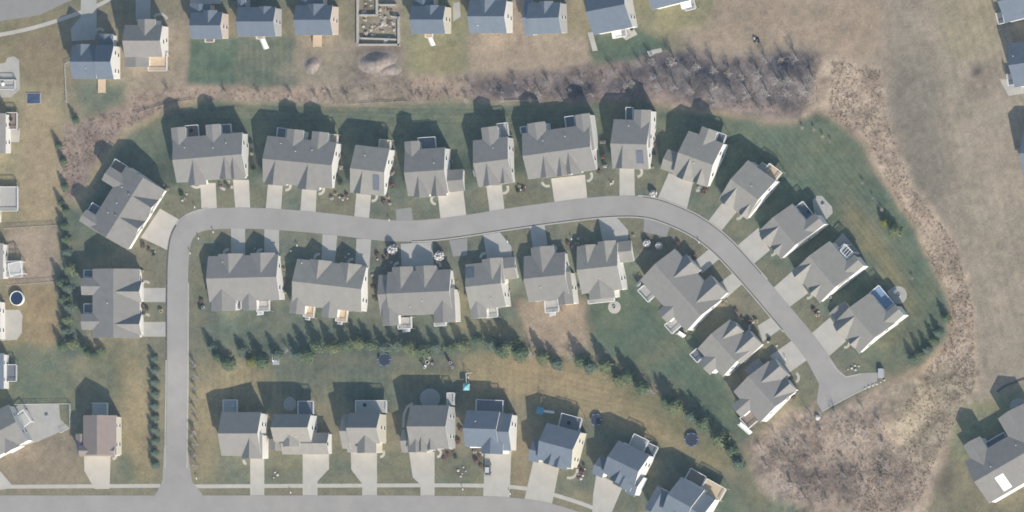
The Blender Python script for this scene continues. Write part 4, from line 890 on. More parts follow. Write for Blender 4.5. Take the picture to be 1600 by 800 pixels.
# straw tussocks and brushwood
def scrub(name, label, polys, n, seed, cols, hmin, hmax, wd, blades=5, dens=None):
    r_ = np.random.RandomState(seed); V = []; F = []; K = []
    bbs = [(min(p[0] for p in q), max(p[0] for p in q), min(p[1] for p in q), max(p[1] for p in q)) for q in polys]
    ar = np.array([(b[1] - b[0]) * (b[3] - b[2]) for b in bbs]); pr = ar / ar.sum(); made = 0
    nn = fbm(22, 3, seed + 70)
    while made < n:
        i = r_.choice(len(polys), p=pr); b = bbs[i]; x, y = r_.uniform(b[0], b[1]), r_.uniform(b[2], b[3])
        if not inpoly(x, y, polys[i]): continue
        v = nn[int((y - gy[0]) / STEP), int((x - gx[0]) / STEP)]
        if v + r_.uniform(-.5, .5) < -.15: continue
        made += 1; wx, wy, wz = PG(x, y); h = r_.uniform(hmin, hmax); col_ = np.array(cols[r_.randint(len(cols))]) * r_.uniform(.75, 1.25)
        for k in range(blades):
            a = r_.uniform(0, 6.28); w = wd * r_.uniform(.5, 1.2); ox, oy = r_.uniform(-.3, .3, 2); lean = r_.uniform(.1, .6) * h; b2 = r_.uniform(0, 6.28); s0 = len(V)
            V += [(wx + ox - math.cos(a) * w, wy + oy - math.sin(a) * w, wz), (wx + ox + math.cos(a) * w, wy + oy + math.sin(a) * w, wz), (wx + ox + math.cos(b2) * lean, wy + oy + math.sin(b2) * lean, wz + h)]
            F.append((s0, s0 + 1, s0 + 2)); K += [tuple(col_) + (1,)] * 3
    o = mk(name, V, F, SCRUBM); ca = o.data.attributes.new('col', 'FLOAT_COLOR', 'POINT'); ca.data.foreach_set('color', np.array(K, np.float32).ravel())
    tag(o, label, 'undergrowth', kind='stuff')
SCRUBM = attr_mat('straw_and_brushwood', noise=.1)
STRAW = [(.42, .35, .28), (.38, .31, .25), (.32, .25, .21), (.46, .39, .31)]; BRW = [(.30, .26, .23), (.26, .22, .21), (.34, .29, .26), (.22, .19, .18)]
BELT = [(1300, 95), (1375, 110), (1388, 195), (1425, 292), (1495, 385), (1520, 480), (1525, 600), (1470, 700), (1430, 800), (1330, 800), (1420, 620), (1450, 575), (1482, 530), (1484, 470), (1432, 360), (1390, 290), (1355, 215), (1295, 182)]
TOPB = [(200, 150), (300, 138), (462, 140), (560, 130), (640, 125), (728, 122), (728, 156), (560, 163), (420, 158), (300, 156), (210, 170)]
NWB = [(106, 195), (200, 168), (290, 156), (255, 168), (192, 203), (138, 265), (114, 305), (100, 300), (94, 245)]
scrub('dead_grass', 'pale straw tussocks filling the belt outside the curved lawn', [BELT, NWB], 5500, 31, STRAW, .1, .38, .13)
scrub('undergrowth', 'brown brushwood beneath the bare trees', [WOOD1, WOOD2, WOOD2, WOOD3, TOPB], 2600, 32, BRW, .15, .5, .1)
# ---------------------------------------------------------------- garden things
def trampoline(x, y, r, label, mat_=DARK, rim=None):
    px, py = P(x, y, .9); o = empty('trampoline', (px, py, 0)); tag(o, label, 'trampoline')
    m = MB(); n = 24; m.add([(r * .88 * math.cos(6.2832 * k / n), r * .88 * math.sin(6.2832 * k / n), .9) for k in range(n)] + [(r * .88 * math.cos(6.2832 * k / n), r * .88 * math.sin(6.2832 * k / n), .87) for k in range(n)], [tuple(range(n)), tuple(range(2 * n - 1, n - 1, -1))] + [(k, n + k, n + (k + 1) % n, (k + 1) % n) for k in range(n)])
    m.build('jumping_mat', mat('trampoline_mat', (.035, .04, .055), .8, .1), o)
    f = MB()
    for k in range(n):
        a, b = 6.2832 * k / n, 6.2832 * (k + 1) / n; f.hexa([(r * .88 * math.cos(a), r * .88 * math.sin(a), .91), (r * math.cos(a), r * math.sin(a), .88), (r * math.cos(b), r * math.sin(b), .88), (r * .88 * math.cos(b), r * .88 * math.sin(b), .91), (r * .88 * math.cos(a), r * .88 * math.sin(a), .97), (r * math.cos(a), r * math.sin(a), .95), (r * math.cos(b), r * math.sin(b), .95), (r * .88 * math.cos(b), r * .88 * math.sin(b), .97)])
    f.build('spring_cover', mat('blue_pad', (.06, .10, .20), .6, .15), o)
    g = MB()
    for k in range(6):
        a = 6.2832 * k / 6; g.bar((r * .95 * math.cos(a), r * .95 * math.sin(a), 0), (r * .95 * math.cos(a), r * .95 * math.sin(a), 2.4), .05, n=6)
    g.build('enclosure_pole', METAL, o)
trampoline(601, 562, 2.1, 'round dark trampoline behind the evergreens above the bottom row')
trampoline(932, 656, 1.9, 'round dark trampoline beside the cream-walled slate-blue house')
trampoline(1081, 687, 2.2, 'round dark trampoline nearest the evergreen belt at lower right')
def pool(x, y, r, label):
    px, py = P(x, y, 1.2); o = empty('swimming_pool', (px, py, 0)); tag(o, label, 'swimming pool'); n = 28; w = MB(); 
    for k in range(n):
        a, b = 6.2832 * k / n, 6.2832 * (k + 1) / n; q = [(r * .9, a), (r, a), (r, b), (r * .9, b)]
        w.hexa([(rr * math.cos(t), rr * math.sin(t), 0) for rr, t in q] + [(rr * math.cos(t), rr * math.sin(t), 1.25) for rr, t in q])
    w.build('pool_wall', WHITE, o)
    m = MB(); m.add([(r * .905 * math.cos(6.2832 * k / n), r * .905 * math.sin(6.2832 * k / n), 1.05) for k in range(n)], [tuple(range(n))]); m.build('water', mat('pool_cover_water', (.018, .03, .07), .3, .2), o)
pool(26, 466, 2.3, 'round above-ground pool with dark blue water and white rim')
px, py = P(53, 154); m = MB(); m.box(-2.4, -1.8, 0, 2.4, 1.8, .22); m.box(-2.1, -1.5, .22, 2.1, 1.5, .3, 1)
tag(m.build('sandbox', [BARK, mat('blue_tarpaulin', (.045, .065, .12), .6, .3, .8)], loc=(px, py, 0)), 'low rectangular sandbox under a dark blue tarpaulin on left lawn', 'sandbox')
def playset(x, y, rz, label, roofc, slide=True):
    px, py, pz = PG(x, y); o = empty('playset', (px, py, pz), R(rz)); tag(o, label, 'playset')
    t = MB()
    for a in (-.7, .7):
        for b in (-.7, .7): t.bar((a, b, 0), (a, b, 2.6), .07, n=4)
    t.box(-.75, -.75, 1.2, .75, .75, 1.3); t.build('tower', mat('cedar', (.28, .19, .12), .8, .15), o)
    r = MB(); r.add([(-1.1, -1.1, 2.5), (1.1, -1.1, 2.5), (1.1, 1.1, 2.5), (-1.1, 1.1, 2.5), (0, 0, 3.3)], [(0, 1, 4), (1, 2, 4), (2, 3, 4), (3, 0, 4), (3, 2, 1, 0)]); r.build('roof', roofc, o)
    if slide:
        s = MB(); s.hexa([(.75, -.3, 1.2), (4.0, -.3, .15), (4.0, .3, .15), (.75, .3, 1.2), (.75, -.3, 1.3), (4.0, -.3, .25), (4.0, .3, .25), (.75, .3, 1.3)])
        for sg in (-.34, .34): s.bar((.75, sg, 1.42), (4.0, sg, .36), .06, n=4)
        s.build('slide', WHITE, o)
    w = MB(); w.bar((0, 0, 2.3), (-.2, 4.2, 2.3), .07, n=4); w.bar((-.2, 4.2, 2.3), (-1.2, 4.5, 0), .06, n=4); w.bar((-.2, 4.2, 2.3), (.9, 4.5, 0), .06, n=4)
    for q in (1.6, 3.0):
        for d in (-.22, .22): w.bar((-.1, q + d, 2.3), (-.1, q + d, .5), .02, n=4)
        w.box(-.22, q - .25, .45, .06, q + .25, .5)
    w.build('swing_frame', WHITE if not slide else mat('cedar', (0, 0, 0)), o)
TEAL = mat('teal_canvas', (.20, .42, .46), .6, .1); BLUEC = mat('blue_canvas', (.08, .25, .38), .6, .1)
playset(733, 605, 0, 'playset with pale teal roof and thin swing beam in shade', TEAL, False)
playset(848, 642, -8, 'playset with blue roof and pale slide beside the cream-walled house', BLUEC, True)
def chair(x, y, rz, label, group, m_):
    px, py, pz = PG(x, y); o = empty('garden_chair', (px, py, 0), R(rz)); tag(o, label, 'chair', group)
    s = MB(); s.box(-.4, -.4, .36, .4, .4, .44); s.build('seat', m_, o)
    b = MB(); b.hexa([(-.4, .36, .44), (.4, .36, .44), (.4, .44, .44), (-.4, .44, .44), (-.4, .6, 1.05), (.4, .6, 1.05), (.4, .68, 1.05), (-.4, .68, 1.05)]); b.build('backrest', m_, o)
    for a in (-.36, .36):
        for c_ in (-.36, .36): l = MB(); l.box(a - .04, c_ - .04, 0, a + .04, c_ + .04, .36); l.build('leg', m_, o)
def firepit(x, y, r, label):
    px, py, pz = PG(x, y); m = MB(); n = 14
    for k in range(n):
        a, b = 6.2832 * k / n, 6.2832 * (k + .93) / n; q = [(r * .7, a), (r, a), (r, b), (r * .7, b)]
        m.hexa([(rr * math.cos(t), rr * math.sin(t), 0) for rr, t in q] + [(rr * math.cos(t), rr * math.sin(t), .4) for rr, t in q])
    m.add([(r * .7 * math.cos(6.2832 * k / n), r * .7 * math.sin(6.2832 * k / n), .1) for k in range(n)], [tuple(range(n))], 1)
    tag(m.build('fire_pit', [STONE, DARK], loc=(px, py, 0)), label, 'fire pit')
firepit(668, 566, .7, 'stone fire pit ringed by chairs above the bottom row')
firepit(960, 480, .55, 'stone fire pit centred on the small round patio')
firepit(704, 567, .5, 'small fire pit right of the chair-ringed one')
firepit(1405, 461, .5, 'fire pit on the rounded patio near the outer lawn')
GREYC = mat('grey_plastic', (.35, .35, .36), .6, .1)
for i, a in enumerate((20, 110, 200, 290)):
    chair(668 + 9 * math.cos(R(a)), 566 + 7 * math.sin(R(a)), -a - 90, f'{["eastern", "southern", "western", "northern"][i]} chair around the stone fire pit above the bottom row', 'chairs round the fire pit', [GREYC, WHITE, DARK, GREYC][i])
for i, a in enumerate((60, 240)):
    chair(704 + 7 * math.cos(R(a)), 567 + 7 * math.sin(R(a)), -a - 90, f'{["southern", "northern"][i]} of two chairs at the smaller fire pit', 'chairs at the smaller fire pit', [WHITE, DARK][i])
# patio tables with parasols or seats
def table(x, y, z, label, m_, r=.6):
    px, py = P(x, y, z); o = empty('patio_table', (px, py, z)); tag(o, label, 'table')
    t = MB(); t.bar((0, 0, .68), (0, 0, .74), r, n=16); t.build('table_top', m_, o)
    l = MB(); l.bar((0, 0, 0), (0, 0, .68), .05, n=6); l.bar((0, 0, 0), (0, 0, .04), .3, n=10); l.build('pedestal', DARK, o)
for x, y, z, l, m_ in [(1288, 322, .01, 'grey round table on the curved rear patio', GREYC), (1400, 456, .01, 'pale table at the edge of the rounded patio by the blue deck', WHITE), (571, 633, 2.7, 'small dark table on the long rear deck of the cream-sided house', DARK), (300, 204, 2.7, 'dark table on the brown deck of the wide grey duplex', DARK),
    (1265, 331, 2.7, 'dark blue covered table on the dark rear deck', mat('navy_cover', (.03, .04, .09), .7, .1)), (75, 652, .01, 'round grey table in the middle of the long fenced patio', GREYC), (988, 45, .01, 'dark round table on the top patio corner', DARK), (1590, 636, .01, 'round table on the patio at the lower right edge', GREYC), (365, 634, 2.7, 'blue-green table on the rear deck next to open ground', TEAL), (890, 661, 2.7, 'dark table on the rear deck of the sixth bottom house', DARK), (1076, 751, 1.2, 'dark table on the brown deck near bottom edge', DARK), (18, 186, 1.2, 'dark table on the brown deck at left edge', DARK), (6, 132, .62, 'white covered table at upper left edge', WHITE)]:
    table(x, y, z, l, m_)
# car on the slate-blue house's drive
def car(x, y, rz, label):
    px, py = P(x, y, .8); o = empty('parked_car', (px, py, 0), R(rz)); tag(o, label, 'car')
    PA = mat('dark_grey_car_paint', (.10, .11, .12), .35, .05, spec=.5)
    b = MB(); L_, W2 = 2.15, .87
    prof = [(-L_, .35), (-L_, .78), (-L_ + .2, .92), (-1.0, .98), (1.0, .98), (L_ - .1, .82), (L_, .6), (L_, .35)]
    vs = [(p[0], -W2, p[1]) for p in prof] + [(p[0], W2, p[1]) for p in prof]; n = len(prof)
    b.add(vs, [tuple(range(n - 1, -1, -1)), tuple(range(n, 2 * n))] + [(k, (k + 1) % n, n + (k + 1) % n, n + k) for k in range(n)]); b.build('body', PA, o)
    c = MB(); c.hexa([(-1.75, -.8, .95), (.95, -.8, .95), (.95, .8, .95), (-1.75, .8, .95), (-1.35, -.66, 1.42), (.3, -.66, 1.42), (.3, .66, 1.42), (-1.35, .66, 1.42)]); c.build('windows', GLASS, o)
    r = MB(); r.box(-1.38, -.68, 1.42, .33, .68, 1.47); r.build('roof', mat('pale_car_roof', (.42, .43, .44), .4, .05), o)
    for sx in (-1.3, 1.35):
        for sy in (-.8, .8): w = MB(); w.bar((sx, sy - .1, .32), (sx, sy + .1, .32), .32, n=14); w.build('wheel', DARK, o)
    for sy in (-.6, .6): q = MB(); q.box(L_ - .02, sy - .18, .58, L_ + .03, sy + .18, .72); q.build('headlight', WHITE, o)
car(762, 732, 90, 'small dark grey car parked nose-up on the slate-blue house drive')
def mailbox(x, y, label):
    px, py, pz = PG(x, y); o = empty('mailbox', (px, py, pz)); tag(o, label, 'mailbox', 'mailboxes by the kerb')
    p = MB(); p.box(-.05, -.05, 0, .05, .05, 1.05); p.build('post', BARK, o); b = MB(); b.box(-.12, -.28, 1.05, .12, .28, 1.18); b.bar((0, -.28, 1.18), (0, .28, 1.18), .12, n=10); b.build('box', WHITE, o)
for i, (x, y, l) in enumerate([(335, 363, 'left of first inner drive'), (312, 373, 'on the inside of the bend, upper'), (299, 396, 'on the inside of the bend, lower'), (306, 324, 'outside the bend by the first drive'), (466, 384, 'left of the second inner duplex drive'), (610, 344, 'at the paved stub'), (795, 378, 'beside the flared drive'), (895, 374, 'above the dirt-yard house'), (956, 288, 'left of the narrow upper drive'), (1094, 379, 'above the big diagonal duplex'), (1229, 561, 'by the dead-end house drive'), (309, 748, 'at the lower junction'), (456, 770, 'by the second bottom drive'), (799, 772, 'by the car drive'), (393, 560, 'x'), (725, 765, 'on the strip before the car drive')]):
    if l != 'x': mailbox(x, y, f'small white mailbox {l}')
# white tank-like cabinet at the dead end
px, py, pz = PG(1378, 583); m = MB(); m.box(-.7, -1.5, 0, .7, 1.3, 1.3); m.box(-.78, -1.58, 1.3, .78, 1.38, 1.42)
tag(m.build('utility_cabinet', GREYC, loc=(px, py, pz)), 'pale grey utility cabinet at the tip of the dead end', 'cabinet')
px, py = P(432, 564); m = MB(); m.box(-1, -1.2, 0, 1, 1.2, .9); m.box(-1.05, -.2, .9, .2, 1.2, 1.2, 1)
tag(m.build('storage_bench', [GREYC, WHITE], loc=(px, py, 0)), 'small white storage box behind the evergreens at left', 'storage box')
px, py = P(1184, 62, .4); m = MB(); r_ = random.Random(9)
for k in range(9): m.ball((r_.uniform(-1.2, 1.2), r_.uniform(-.8, .8), .3), r_.uniform(.25, .6), r_.uniform(.3, .7), 7, 4, k % 2, .3, r_)
tag(m.build('rubble_heap', [STONE, DARK], loc=(px, py, 0)), 'small dark and white rubble heap alone on the dirt field', 'rubble heap')
px, py, pz = PG(1278, 652); m = MB(); m.ball((0, 0, .4), .9, .7, 9, 6, 0, .2, r_)
tag(m.build('boulder', STONE, loc=(px, py, pz)), 'pale boulder in the brush just below the dead end', 'boulder')
def pergola(x, y, w, d, rz, z, label, nsl=8):
    px, py = P(x, y, z); o = empty('pergola', (px, py, 0), R(rz)); tag(o, label, 'pergola')
    for a in (-w / 2, w / 2):
        for b in (-d / 2, d / 2): p = MB(); p.box(a - .1, b - .1, 0, a + .1, b + .1, z); p.build('post', WHITE, o)
    f = MB(); f.box(-w / 2 - .1, -d / 2 - .1, z, w / 2 + .1, -d / 2 + .1, z + .2); f.box(-w / 2 - .1, d / 2 - .1, z, w / 2 + .1, d / 2 + .1, z + .2)
    f.box(-w / 2 - .1, -d / 2 + .1, z, -w / 2 + .1, d / 2 - .1, z + .2); f.box(w / 2 - .1, -d / 2 + .1, z, w / 2 + .1, d / 2 - .1, z + .2); f.build('frame', WHITE, o)
    s = MB()
    for k in range(nsl): xx = -w / 2 + w * (k + .5) / nsl; s.box(xx - .05, -d / 2 - .3, z + .2, xx + .05, d / 2 + .3, z + .32)
    s.build('slats', WHITE, o)
pergola(34, 656, 4.5, 4.5, 35, 2.6, 'white open pergola on the long fenced patio'); pergola(24, 420, 4.2, 3.8, 10, 4.2, 'grey-white slatted pergola over the left edge deck', 10)
pergola(1323, 393, 3.6, 2.6, -45, 4.9, 'white pergola over the rear deck of fourth curve house', 4)
def porch(x, y, w, d, z, rz, label, m_):
    px, py = P(x, y, z); o = empty('canopy', (px, py, 0), R(rz)); tag(o, label, 'canopy')
    t = MB(); t.hexa([(-w / 2, -d / 2, z), (w / 2, -d / 2, z), (w / 2, d / 2, z + .3), (-w / 2, d / 2, z + .3), (-w / 2, -d / 2, z + .15), (w / 2, -d / 2, z + .15), (w / 2, d / 2, z + .45), (-w / 2, d / 2, z + .45)]); t.build('canopy_cover', m_, o)
    for a in (-w / 2 + .15, w / 2 - .15):
        p = MB(); p.box(a - .07, -d / 2 + .1, 0, a + .07, -d / 2 + .24, z); p.build('post', WHITE, o)
porch(744, 694.5, 4.0, 2.1, 3.3, 0, 'white porch canopy at the front of the slate-blue house', mat('bright_white', (.8, .8, .8), .6, .02))
porch(964, 53, 3.2, 2.6, 2.6, 8, 'cream canvas canopy over the top patio', mat('cream_canvas', (.70, .68, .58), .7, .03)); porch(1072, 6, 3.4, 2.8, 2.6, 12, 'white canvas canopy at the top edge house', mat('bright_white', (0, 0, 0)))
# fence round the long patio
def fence(pts, h, label, m_):
    P0 = [Vector(PG(*p)) for p in pts]; o = empty('fence', P0[0]); tag(o, label, 'fence'); r = MB(); c = P0[0]
    for a, b in zip(P0, P0[1:]):
        a = a - c; b = b - c; n = max(1, int((b - a).length / 1.8))
        for k in range(n + 1): q = a.lerp(b, k / n); r.bar(q, q + Vector((0, 0, h)), .06, n=4)
        for hh in (.2, h - .1): r.bar(a + Vector((0, 0, hh)), b + Vector((0, 0, hh)), .04, n=4)
        k = 0; N = int((b - a).length / .25)
        for k in range(N): q = a.lerp(b, (k + .5) / N); r.bar(q + Vector((0, 0, .1)), q + Vector((0, 0, h - .1)), .015, n=3, cap=False)
    r.build('fence_panel', m_, o)
fence([(24, 632), (110, 631), (111, 668), (96, 676)], 1.3, 'thin white picket fence round the long lower left patio', WHITE)
# fences of the left yards
fence([(8, 357), (92, 352)], 1.2, 'dark fence along the top of the bare left yard', BARK); fence([(12, 446), (90, 440)], 1.2, 'dark fence along the bottom of the bare left yard', BARK)
fence([(112, 95), (102, 100), (105, 160)], 1.0, 'thin wire fence down the upper left lawn boundary', METAL)
# silt fence of stakes by the ditch
fence([(210, 178), (262, 162), (300, 156)], .7, 'low dark silt fence at the upper left ditch', BARK); fence([(545, 163), (600, 160), (636, 158)], .7, 'low dark silt fence below the construction plot', BARK); fence([(782, 158), (840, 157)], .6, 'low pale silt fence behind the seventh upper roof', METAL)
# foundation under construction
def foundation():
    px, py = P(592, 37); o = empty('house_foundation', (px, py, 0)); tag(o, 'unfinished concrete house foundation with soil heaps inside', 'building foundation')
    F_ = lambda x, y: (P(x, y)[0] - px, P(x, y)[1] - py)
    CW = mat('foundation_concrete', (.38, .35, .31), .9, .12, .8, .01)
    walls = [((560, -20), (560, 72)), ((560, 70), (626, 70)), ((624, 72), (624, 26)), ((624, 28), (612, 26)), ((563, 24), (590, 24)), ((590, 24), (590, -10)), ((594, 8), (620, 8)), ((565, 60), (620, 62))]
    for (a, b) in walls:
        w = MB(); A_, B_ = Vector(F_(*a) + (0,)), Vector(F_(*b) + (0,)); d = (B_ - A_).normalized(); n = Vector((-d.y, d.x, 0)) * .28
        w.hexa([A_ - n, B_ - n, B_ + n, A_ + n] + [q + Vector((0, 0, 1.0)) for q in (A_ - n, B_ - n, B_ + n, A_ + n)]); w.build('foundation_wall', CW, o)
    r2 = random.Random(4); cnt_ = 0
    for k in range(46):
        x, y = r2.uniform(566, 620), r2.uniform(-10, 66)
        if abs(x - 590) < 3 and y < 26: continue
        h = MB(); fx, fy = F_(x, y); h.ball((fx, fy, 0), r2.uniform(.3, .9), r2.uniform(.2, .6), 7, 4, 0, .35, r2); h.build('soil_heap', [mat('pale_spoil', (.36, .31, .26), .95, .2, 1, .03), STONE, MULCH][r2.choice([0, 0, 0, 1, 2])], o)
    for k in range(5):
        p = MB(); x, y = r2.uniform(568, 615), r2.uniform(5, 60); fx, fy = F_(x, y); a = r2.uniform(0, 3); d = Vector((math.cos(a), math.sin(a), 0)); p.bar(Vector((fx, fy, .5)) - d * 1.3, Vector((fx, fy, .5)) + d * 1.3, .09, n=4); p.build('plank', DECKS['t'], o)
foundation()
def mound(x, y, rx, ry, h, label, m_, seed):
    px, py, pz = PG(x, y); r2 = random.Random(seed); vs = []; fs = []; n = 22; rg = 9
    ph = [r2.uniform(0, 6.28) for _ in range(4)]
    for i in range(rg):
        t = i / (rg - 1)
        for k in range(n):
            a = 6.2832 * k / n; q = 1 + .14 * math.sin(2 * a + ph[0]) + .06 * math.sin(3 * a + ph[1])
            vs.append((rx * t * q * math.cos(a), ry * t * q * math.sin(a), h * (1 + math.cos(math.pi * t)) / 2 * (1 + .05 * t * math.sin(2 * a + ph[2])) + r2.uniform(-.012, .012) * h - .06 * t))
    for i in range(rg - 1):
        fs += [(i * n + k, (i + 1) * n + k, (i + 1) * n + (k + 1) % n, i * n + (k + 1) % n) for k in range(n)]
    tag(mk('dirt_mound', vs, fs, m_, loc=(px, py, 0), smooth=True), label, 'dirt mound')
SOIL = mat('spoil_soil', (.25, .21, .18), .95, .35, .8, .35)
mound(590, 98, 6.8, 4.2, 1.9, 'large dirt mound below the unfinished foundation', SOIL, 1); mound(488, 102, 3.4, 3.2, 1.1, 'smaller dirt mound left of the construction plot', SOIL, 2); mound(606, 108, 5, 3, .7, 'low spreading dirt mound right of the large one', SOIL, 3)
# boulders and shrubs in beds
sh = [shrub('shrub', 'x', 'shrub', .55, .8, 51, SHRUB[0], 90), shrub('shrub', 'x', 'shrub', .6, .8, 52, SHRUB[1], 90), shrub('grass_clump', 'x', 'plant', .5, .8, 53, SHRUB[2], 80), shrub('shrub', 'x', 'shrub', .5, .7, 54, SHRUB[3], 80)]
bo = []
for k in range(3):
    m = MB(); r2 = random.Random(60 + k); m.ball((0, 0, .15), .5, .38, 8, 5, 0, .25, r2); bo.append(tag(m.build('boulder', STONE), 'x', 'boulder'))
def putm(pr, x, y, s_, label, group):
    px, py, pz = PG(x, y); c = pr.copy(); C.objects.link(c); c.location = (px, py, pz); c.rotation_euler = (0, 0, rnd.uniform(0, 6)); c.scale = (s_, s_, s_ * rnd.uniform(.8, 1.2)); c['label'] = label
    if group: c['group'] = group
    return c
SB = ['dark green shrub', 'reddish dormant shrub', 'straw-coloured grass clump', 'pale twiggy shrub']
BEDS = [('the bend duplex', [(284, 303), (290, 311), (224, 384), (233, 390), (240, 397)]), ('the second upper duplex drive', [(352, 285), (358, 291), (345, 290)]), ('the wide upper duplex', [(525, 303), (536, 310), (542, 304), (519, 310)]), ('the shared grey drive', [(590, 398), (600, 404), (606, 398), (612, 410), (618, 418)]),
 ('the paved stub house', [(600, 315), (610, 318), (606, 308)]), ('the wide pinkish drive', [(812, 291), (819, 296), (810, 298), (936, 268)]), ('the narrow upper drive', [(1020, 262), (1022, 240), (1022, 225), (1022, 210), (1021, 195)]), ('the first curve house', [(1094, 293), (1104, 296), (1100, 300)]),
 ('the big diagonal duplex', [(1122, 455), (1130, 475), (1136, 470), (1085, 400), (1072, 515)]), ('the house under the big duplex', [(1150, 486), (1160, 498), (1172, 503), (1182, 502), (1202, 530)]), ('the dead-end house', [(1228, 588), (1236, 604), (1244, 612), (1240, 620)]), ('the left duplex', [(222, 424), (224, 478), (230, 482), (226, 492), (252, 486)]),
 ('the round-patio house', [(690, 700), (700, 710), (708, 706), (712, 714), (694, 716), (706, 700)]), ('the slate-blue house with a car', [(742, 706), (750, 712), (745, 720), (752, 728)]), ('the sixth bottom house', [(905, 730), (910, 738), (904, 746), (912, 726)]), ('the inner bend duplex', [(444, 420), (446, 438), (446, 456), (315, 470), (314, 480)]), ('the two-tan-deck duplex', [(583, 430), (584, 448), (585, 465)]),
 ('the shared-drive duplex', [(714, 440), (716, 455), (714, 470)]), ('the first upper duplex', [(392, 222), (394, 240), (396, 262), (255, 290), (262, 296)]), ('the second wide upper duplex', [(533, 240), (534, 262), (532, 285)]), ('the fourth upper house', [(613, 245), (614, 270), (613, 290)]), ('the seventh upper roof', [(940, 222), (943, 245), (946, 260)]),
 ('the pad below the curve', [(990, 368), (984, 378), (1060, 380)]), ('the fourth curve house', [(1272, 484), (1278, 492), (1298, 468)]), ('the fifth bottom house', [(716, 690), (720, 670)]), ('the third upper bend bed', [(888, 380), (896, 386), (902, 382)])]
for where, pts in BEDS:
    use = {}
    ks = [rnd.choice([0, 1, 1, 2, 3]) for _ in pts]
    for i, (x, y) in enumerate(pts):
        k = ks[i]; use[k] = use.get(k, 0) + 1; o_ = (ORD[use[k] - 1] + ' ') if ks.count(k) > 1 else ''
        putm(sh[k], x, y, rnd.uniform(.8, 1.4), f'{o_}{SB[k]} in the bed beside {where}', 'shrubs in garden beds')
BO = [('on the bed of the bend duplex', [(289, 309), (285, 313), (292, 303), (238, 395), (242, 393)]), ('edging the dead end', [(1325, 577), (1331, 575), (1337, 578), (1342, 572), (1336, 571)]), ('under the dead end kerb', [(1352, 607), (1358, 604), (1364, 602), (1370, 600), (1376, 597), (1382, 594)]), ('near the round-patio house drive', [(716, 735), (722, 740), (728, 736), (724, 730), (720, 744)]), ('by the second bottom drive', [(430, 738), (434, 742), (428, 746)]),
      ('near the fourth upper house', [(536, 312), (543, 310), (531, 308)]), ('in the yard of the wide pinkish drive', [(814, 296), (820, 293), (958, 283), (957, 286)]), ('near the fourth curve house', [(1276, 492), (1279, 487), (1264, 425)]), ('by the house under the big duplex', [(1183, 503), (1200, 534), (1214, 540), (1176, 504)]), ('in the shade of the inner bend duplex', [(398, 388), (455, 392), (545, 397), (540, 402), (590, 405), (904, 373)]), ('in the sixth bottom bed', [(903, 742), (908, 748), (914, 733), (911, 743)])]
for where, pts in BO:
    for i, (x, y) in enumerate(pts): putm(bo[i % 3], x, y, rnd.uniform(.5, .95), f'pale boulder, {ORD[i]} of the stones {where}', 'pale boulders ' + where)
# side-wall chimneys / heat pumps
for i, (x, y, l) in enumerate([(612, 272, 'fourth upper house'), (706, 252, 'stepped-garage house'), (945, 222, 'wide pinkish-drive duplex'), (711, 452, 'shared-drive duplex'), (318, 480, 'inner bend duplex'), (796, 455, 'flared-drive house'), (906, 450, 'dirt-yard house'), (1298, 465, 'fourth curve house'), (1024, 200, 'narrow upper house')]):
    px, py, pz = PG(x, y); o = empty('air_conditioner', (px, py, pz)); tag(o, f'boxy grey air conditioner outside the {l}', 'air conditioner', 'air conditioners')
    b = MB(); b.box(-.4, -.4, 0, .4, .4, .8); b.build('case', GREYC, o); g = MB(); g.bar((0, 0, .8), (0, 0, .84), .32, n=12); g.build('fan_grille', DARK, o)
for p in PROTOS:
    for ch in list(p.children): bpy.data.objects.remove(ch)
    bpy.data.objects.remove(p)
for p in sh + bo: bpy.data.objects.remove(p)

strip('edging', smooth_line([(1558, 612), (1572, 602), (1590, 596), (1612, 588)], 2), 2.2, .25, mat('dark_edging', (.08, .075, .07), .9, .2, 1), th=.3)
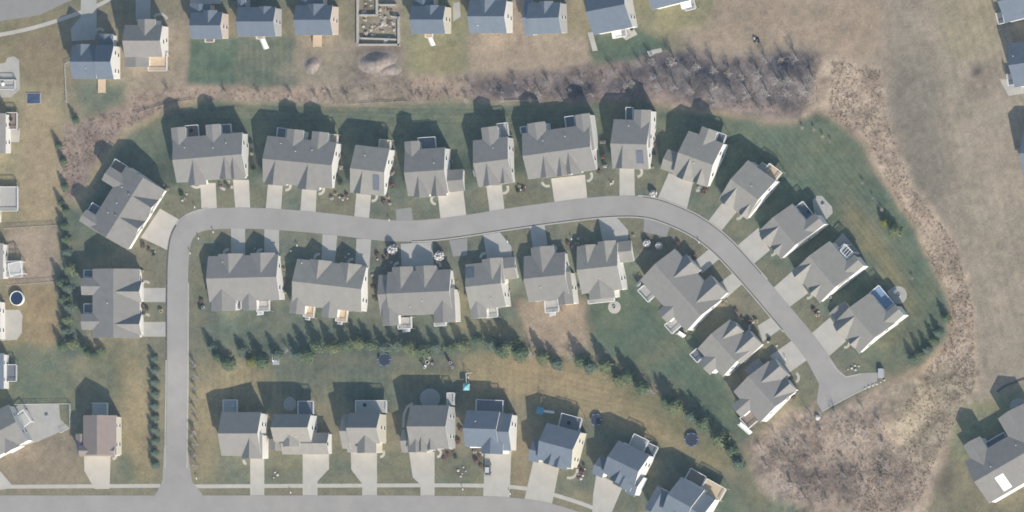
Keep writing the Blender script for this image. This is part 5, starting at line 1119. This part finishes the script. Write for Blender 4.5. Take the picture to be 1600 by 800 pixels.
# ---------------------------------------------------------------- light, sky, camera
sc = bpy.context.scene
EL, AZ = 30.0, 151.0                      # sun height; bearing clockwise from the top of the map
w = bpy.data.worlds.new('World'); sc.world = w; w.use_nodes = True
nt = w.node_tree; bg = nt.nodes['Background']; sky = nt.nodes.new('ShaderNodeTexSky'); sky.sky_type = 'NISHITA'; sky.sun_disc = False
sky.sun_elevation = R(EL); sky.sun_rotation = R(AZ); sky.air_density = 1.3; sky.dust_density = 1.5; sky.ozone_density = 1.0; sky.altitude = 200
nt.links.new(sky.outputs['Color'], bg.inputs['Color']); bg.inputs['Strength'].default_value = .075
sun = bpy.data.lights.new('sun', 'SUN'); sun.energy = 3.0; sun.angle = R(.6); sun.color = (1, .93, .835)
so = bpy.data.objects.new('sun', sun); C.objects.link(so)
sd = Vector((math.sin(R(AZ)) * math.cos(R(EL)), math.cos(R(AZ)) * math.cos(R(EL)), math.sin(R(EL))))
so.rotation_euler = sd.to_track_quat('Z', 'Y').to_euler(); so.location = sd * 200
cam = bpy.data.cameras.new('camera'); co_ = bpy.data.objects.new('camera', cam); C.objects.link(co_); sc.camera = co_
cam.type = 'ORTHO'; cam.ortho_scale = 1600 * S; cam.clip_start = 1; cam.clip_end = 2500
M = Matrix((RX, UY, ZC)).transposed().to_4x4(); M.translation = ZC * 500; co_.matrix_world = M
sc.view_settings.view_transform = 'Standard'; sc.view_settings.look = 'None'; sc.view_settings.exposure = EXPO; sc.view_settings.gamma = 1
sc.view_settings.use_curve_mapping = False
sc.cycles.filter_width = 1.7
sc.cycles.max_bounces = 5

if HAZE > 0:
    m = bpy.data.materials.new('thin_air'); m.use_nodes = True; nt = m.node_tree; nt.nodes.remove(nt.nodes['Principled BSDF'])
    pv = nt.nodes.new('ShaderNodeVolumePrincipled'); pv.inputs['Color'].default_value = (.50, .74, 1, 1); pv.inputs['Density'].default_value = HAZE; pv.inputs['Anisotropy'].default_value = 0
    nt.links.new(pv.outputs['Volume'], nt.nodes['Material Output'].inputs['Volume'])
    b = MB(); b.box(-3700, -3700, -1.5, 3700, 3700, 520); h = b.build('haze', m); tag(h, 'thin bluish air over the whole neighbourhood', 'haze', kind='stuff')
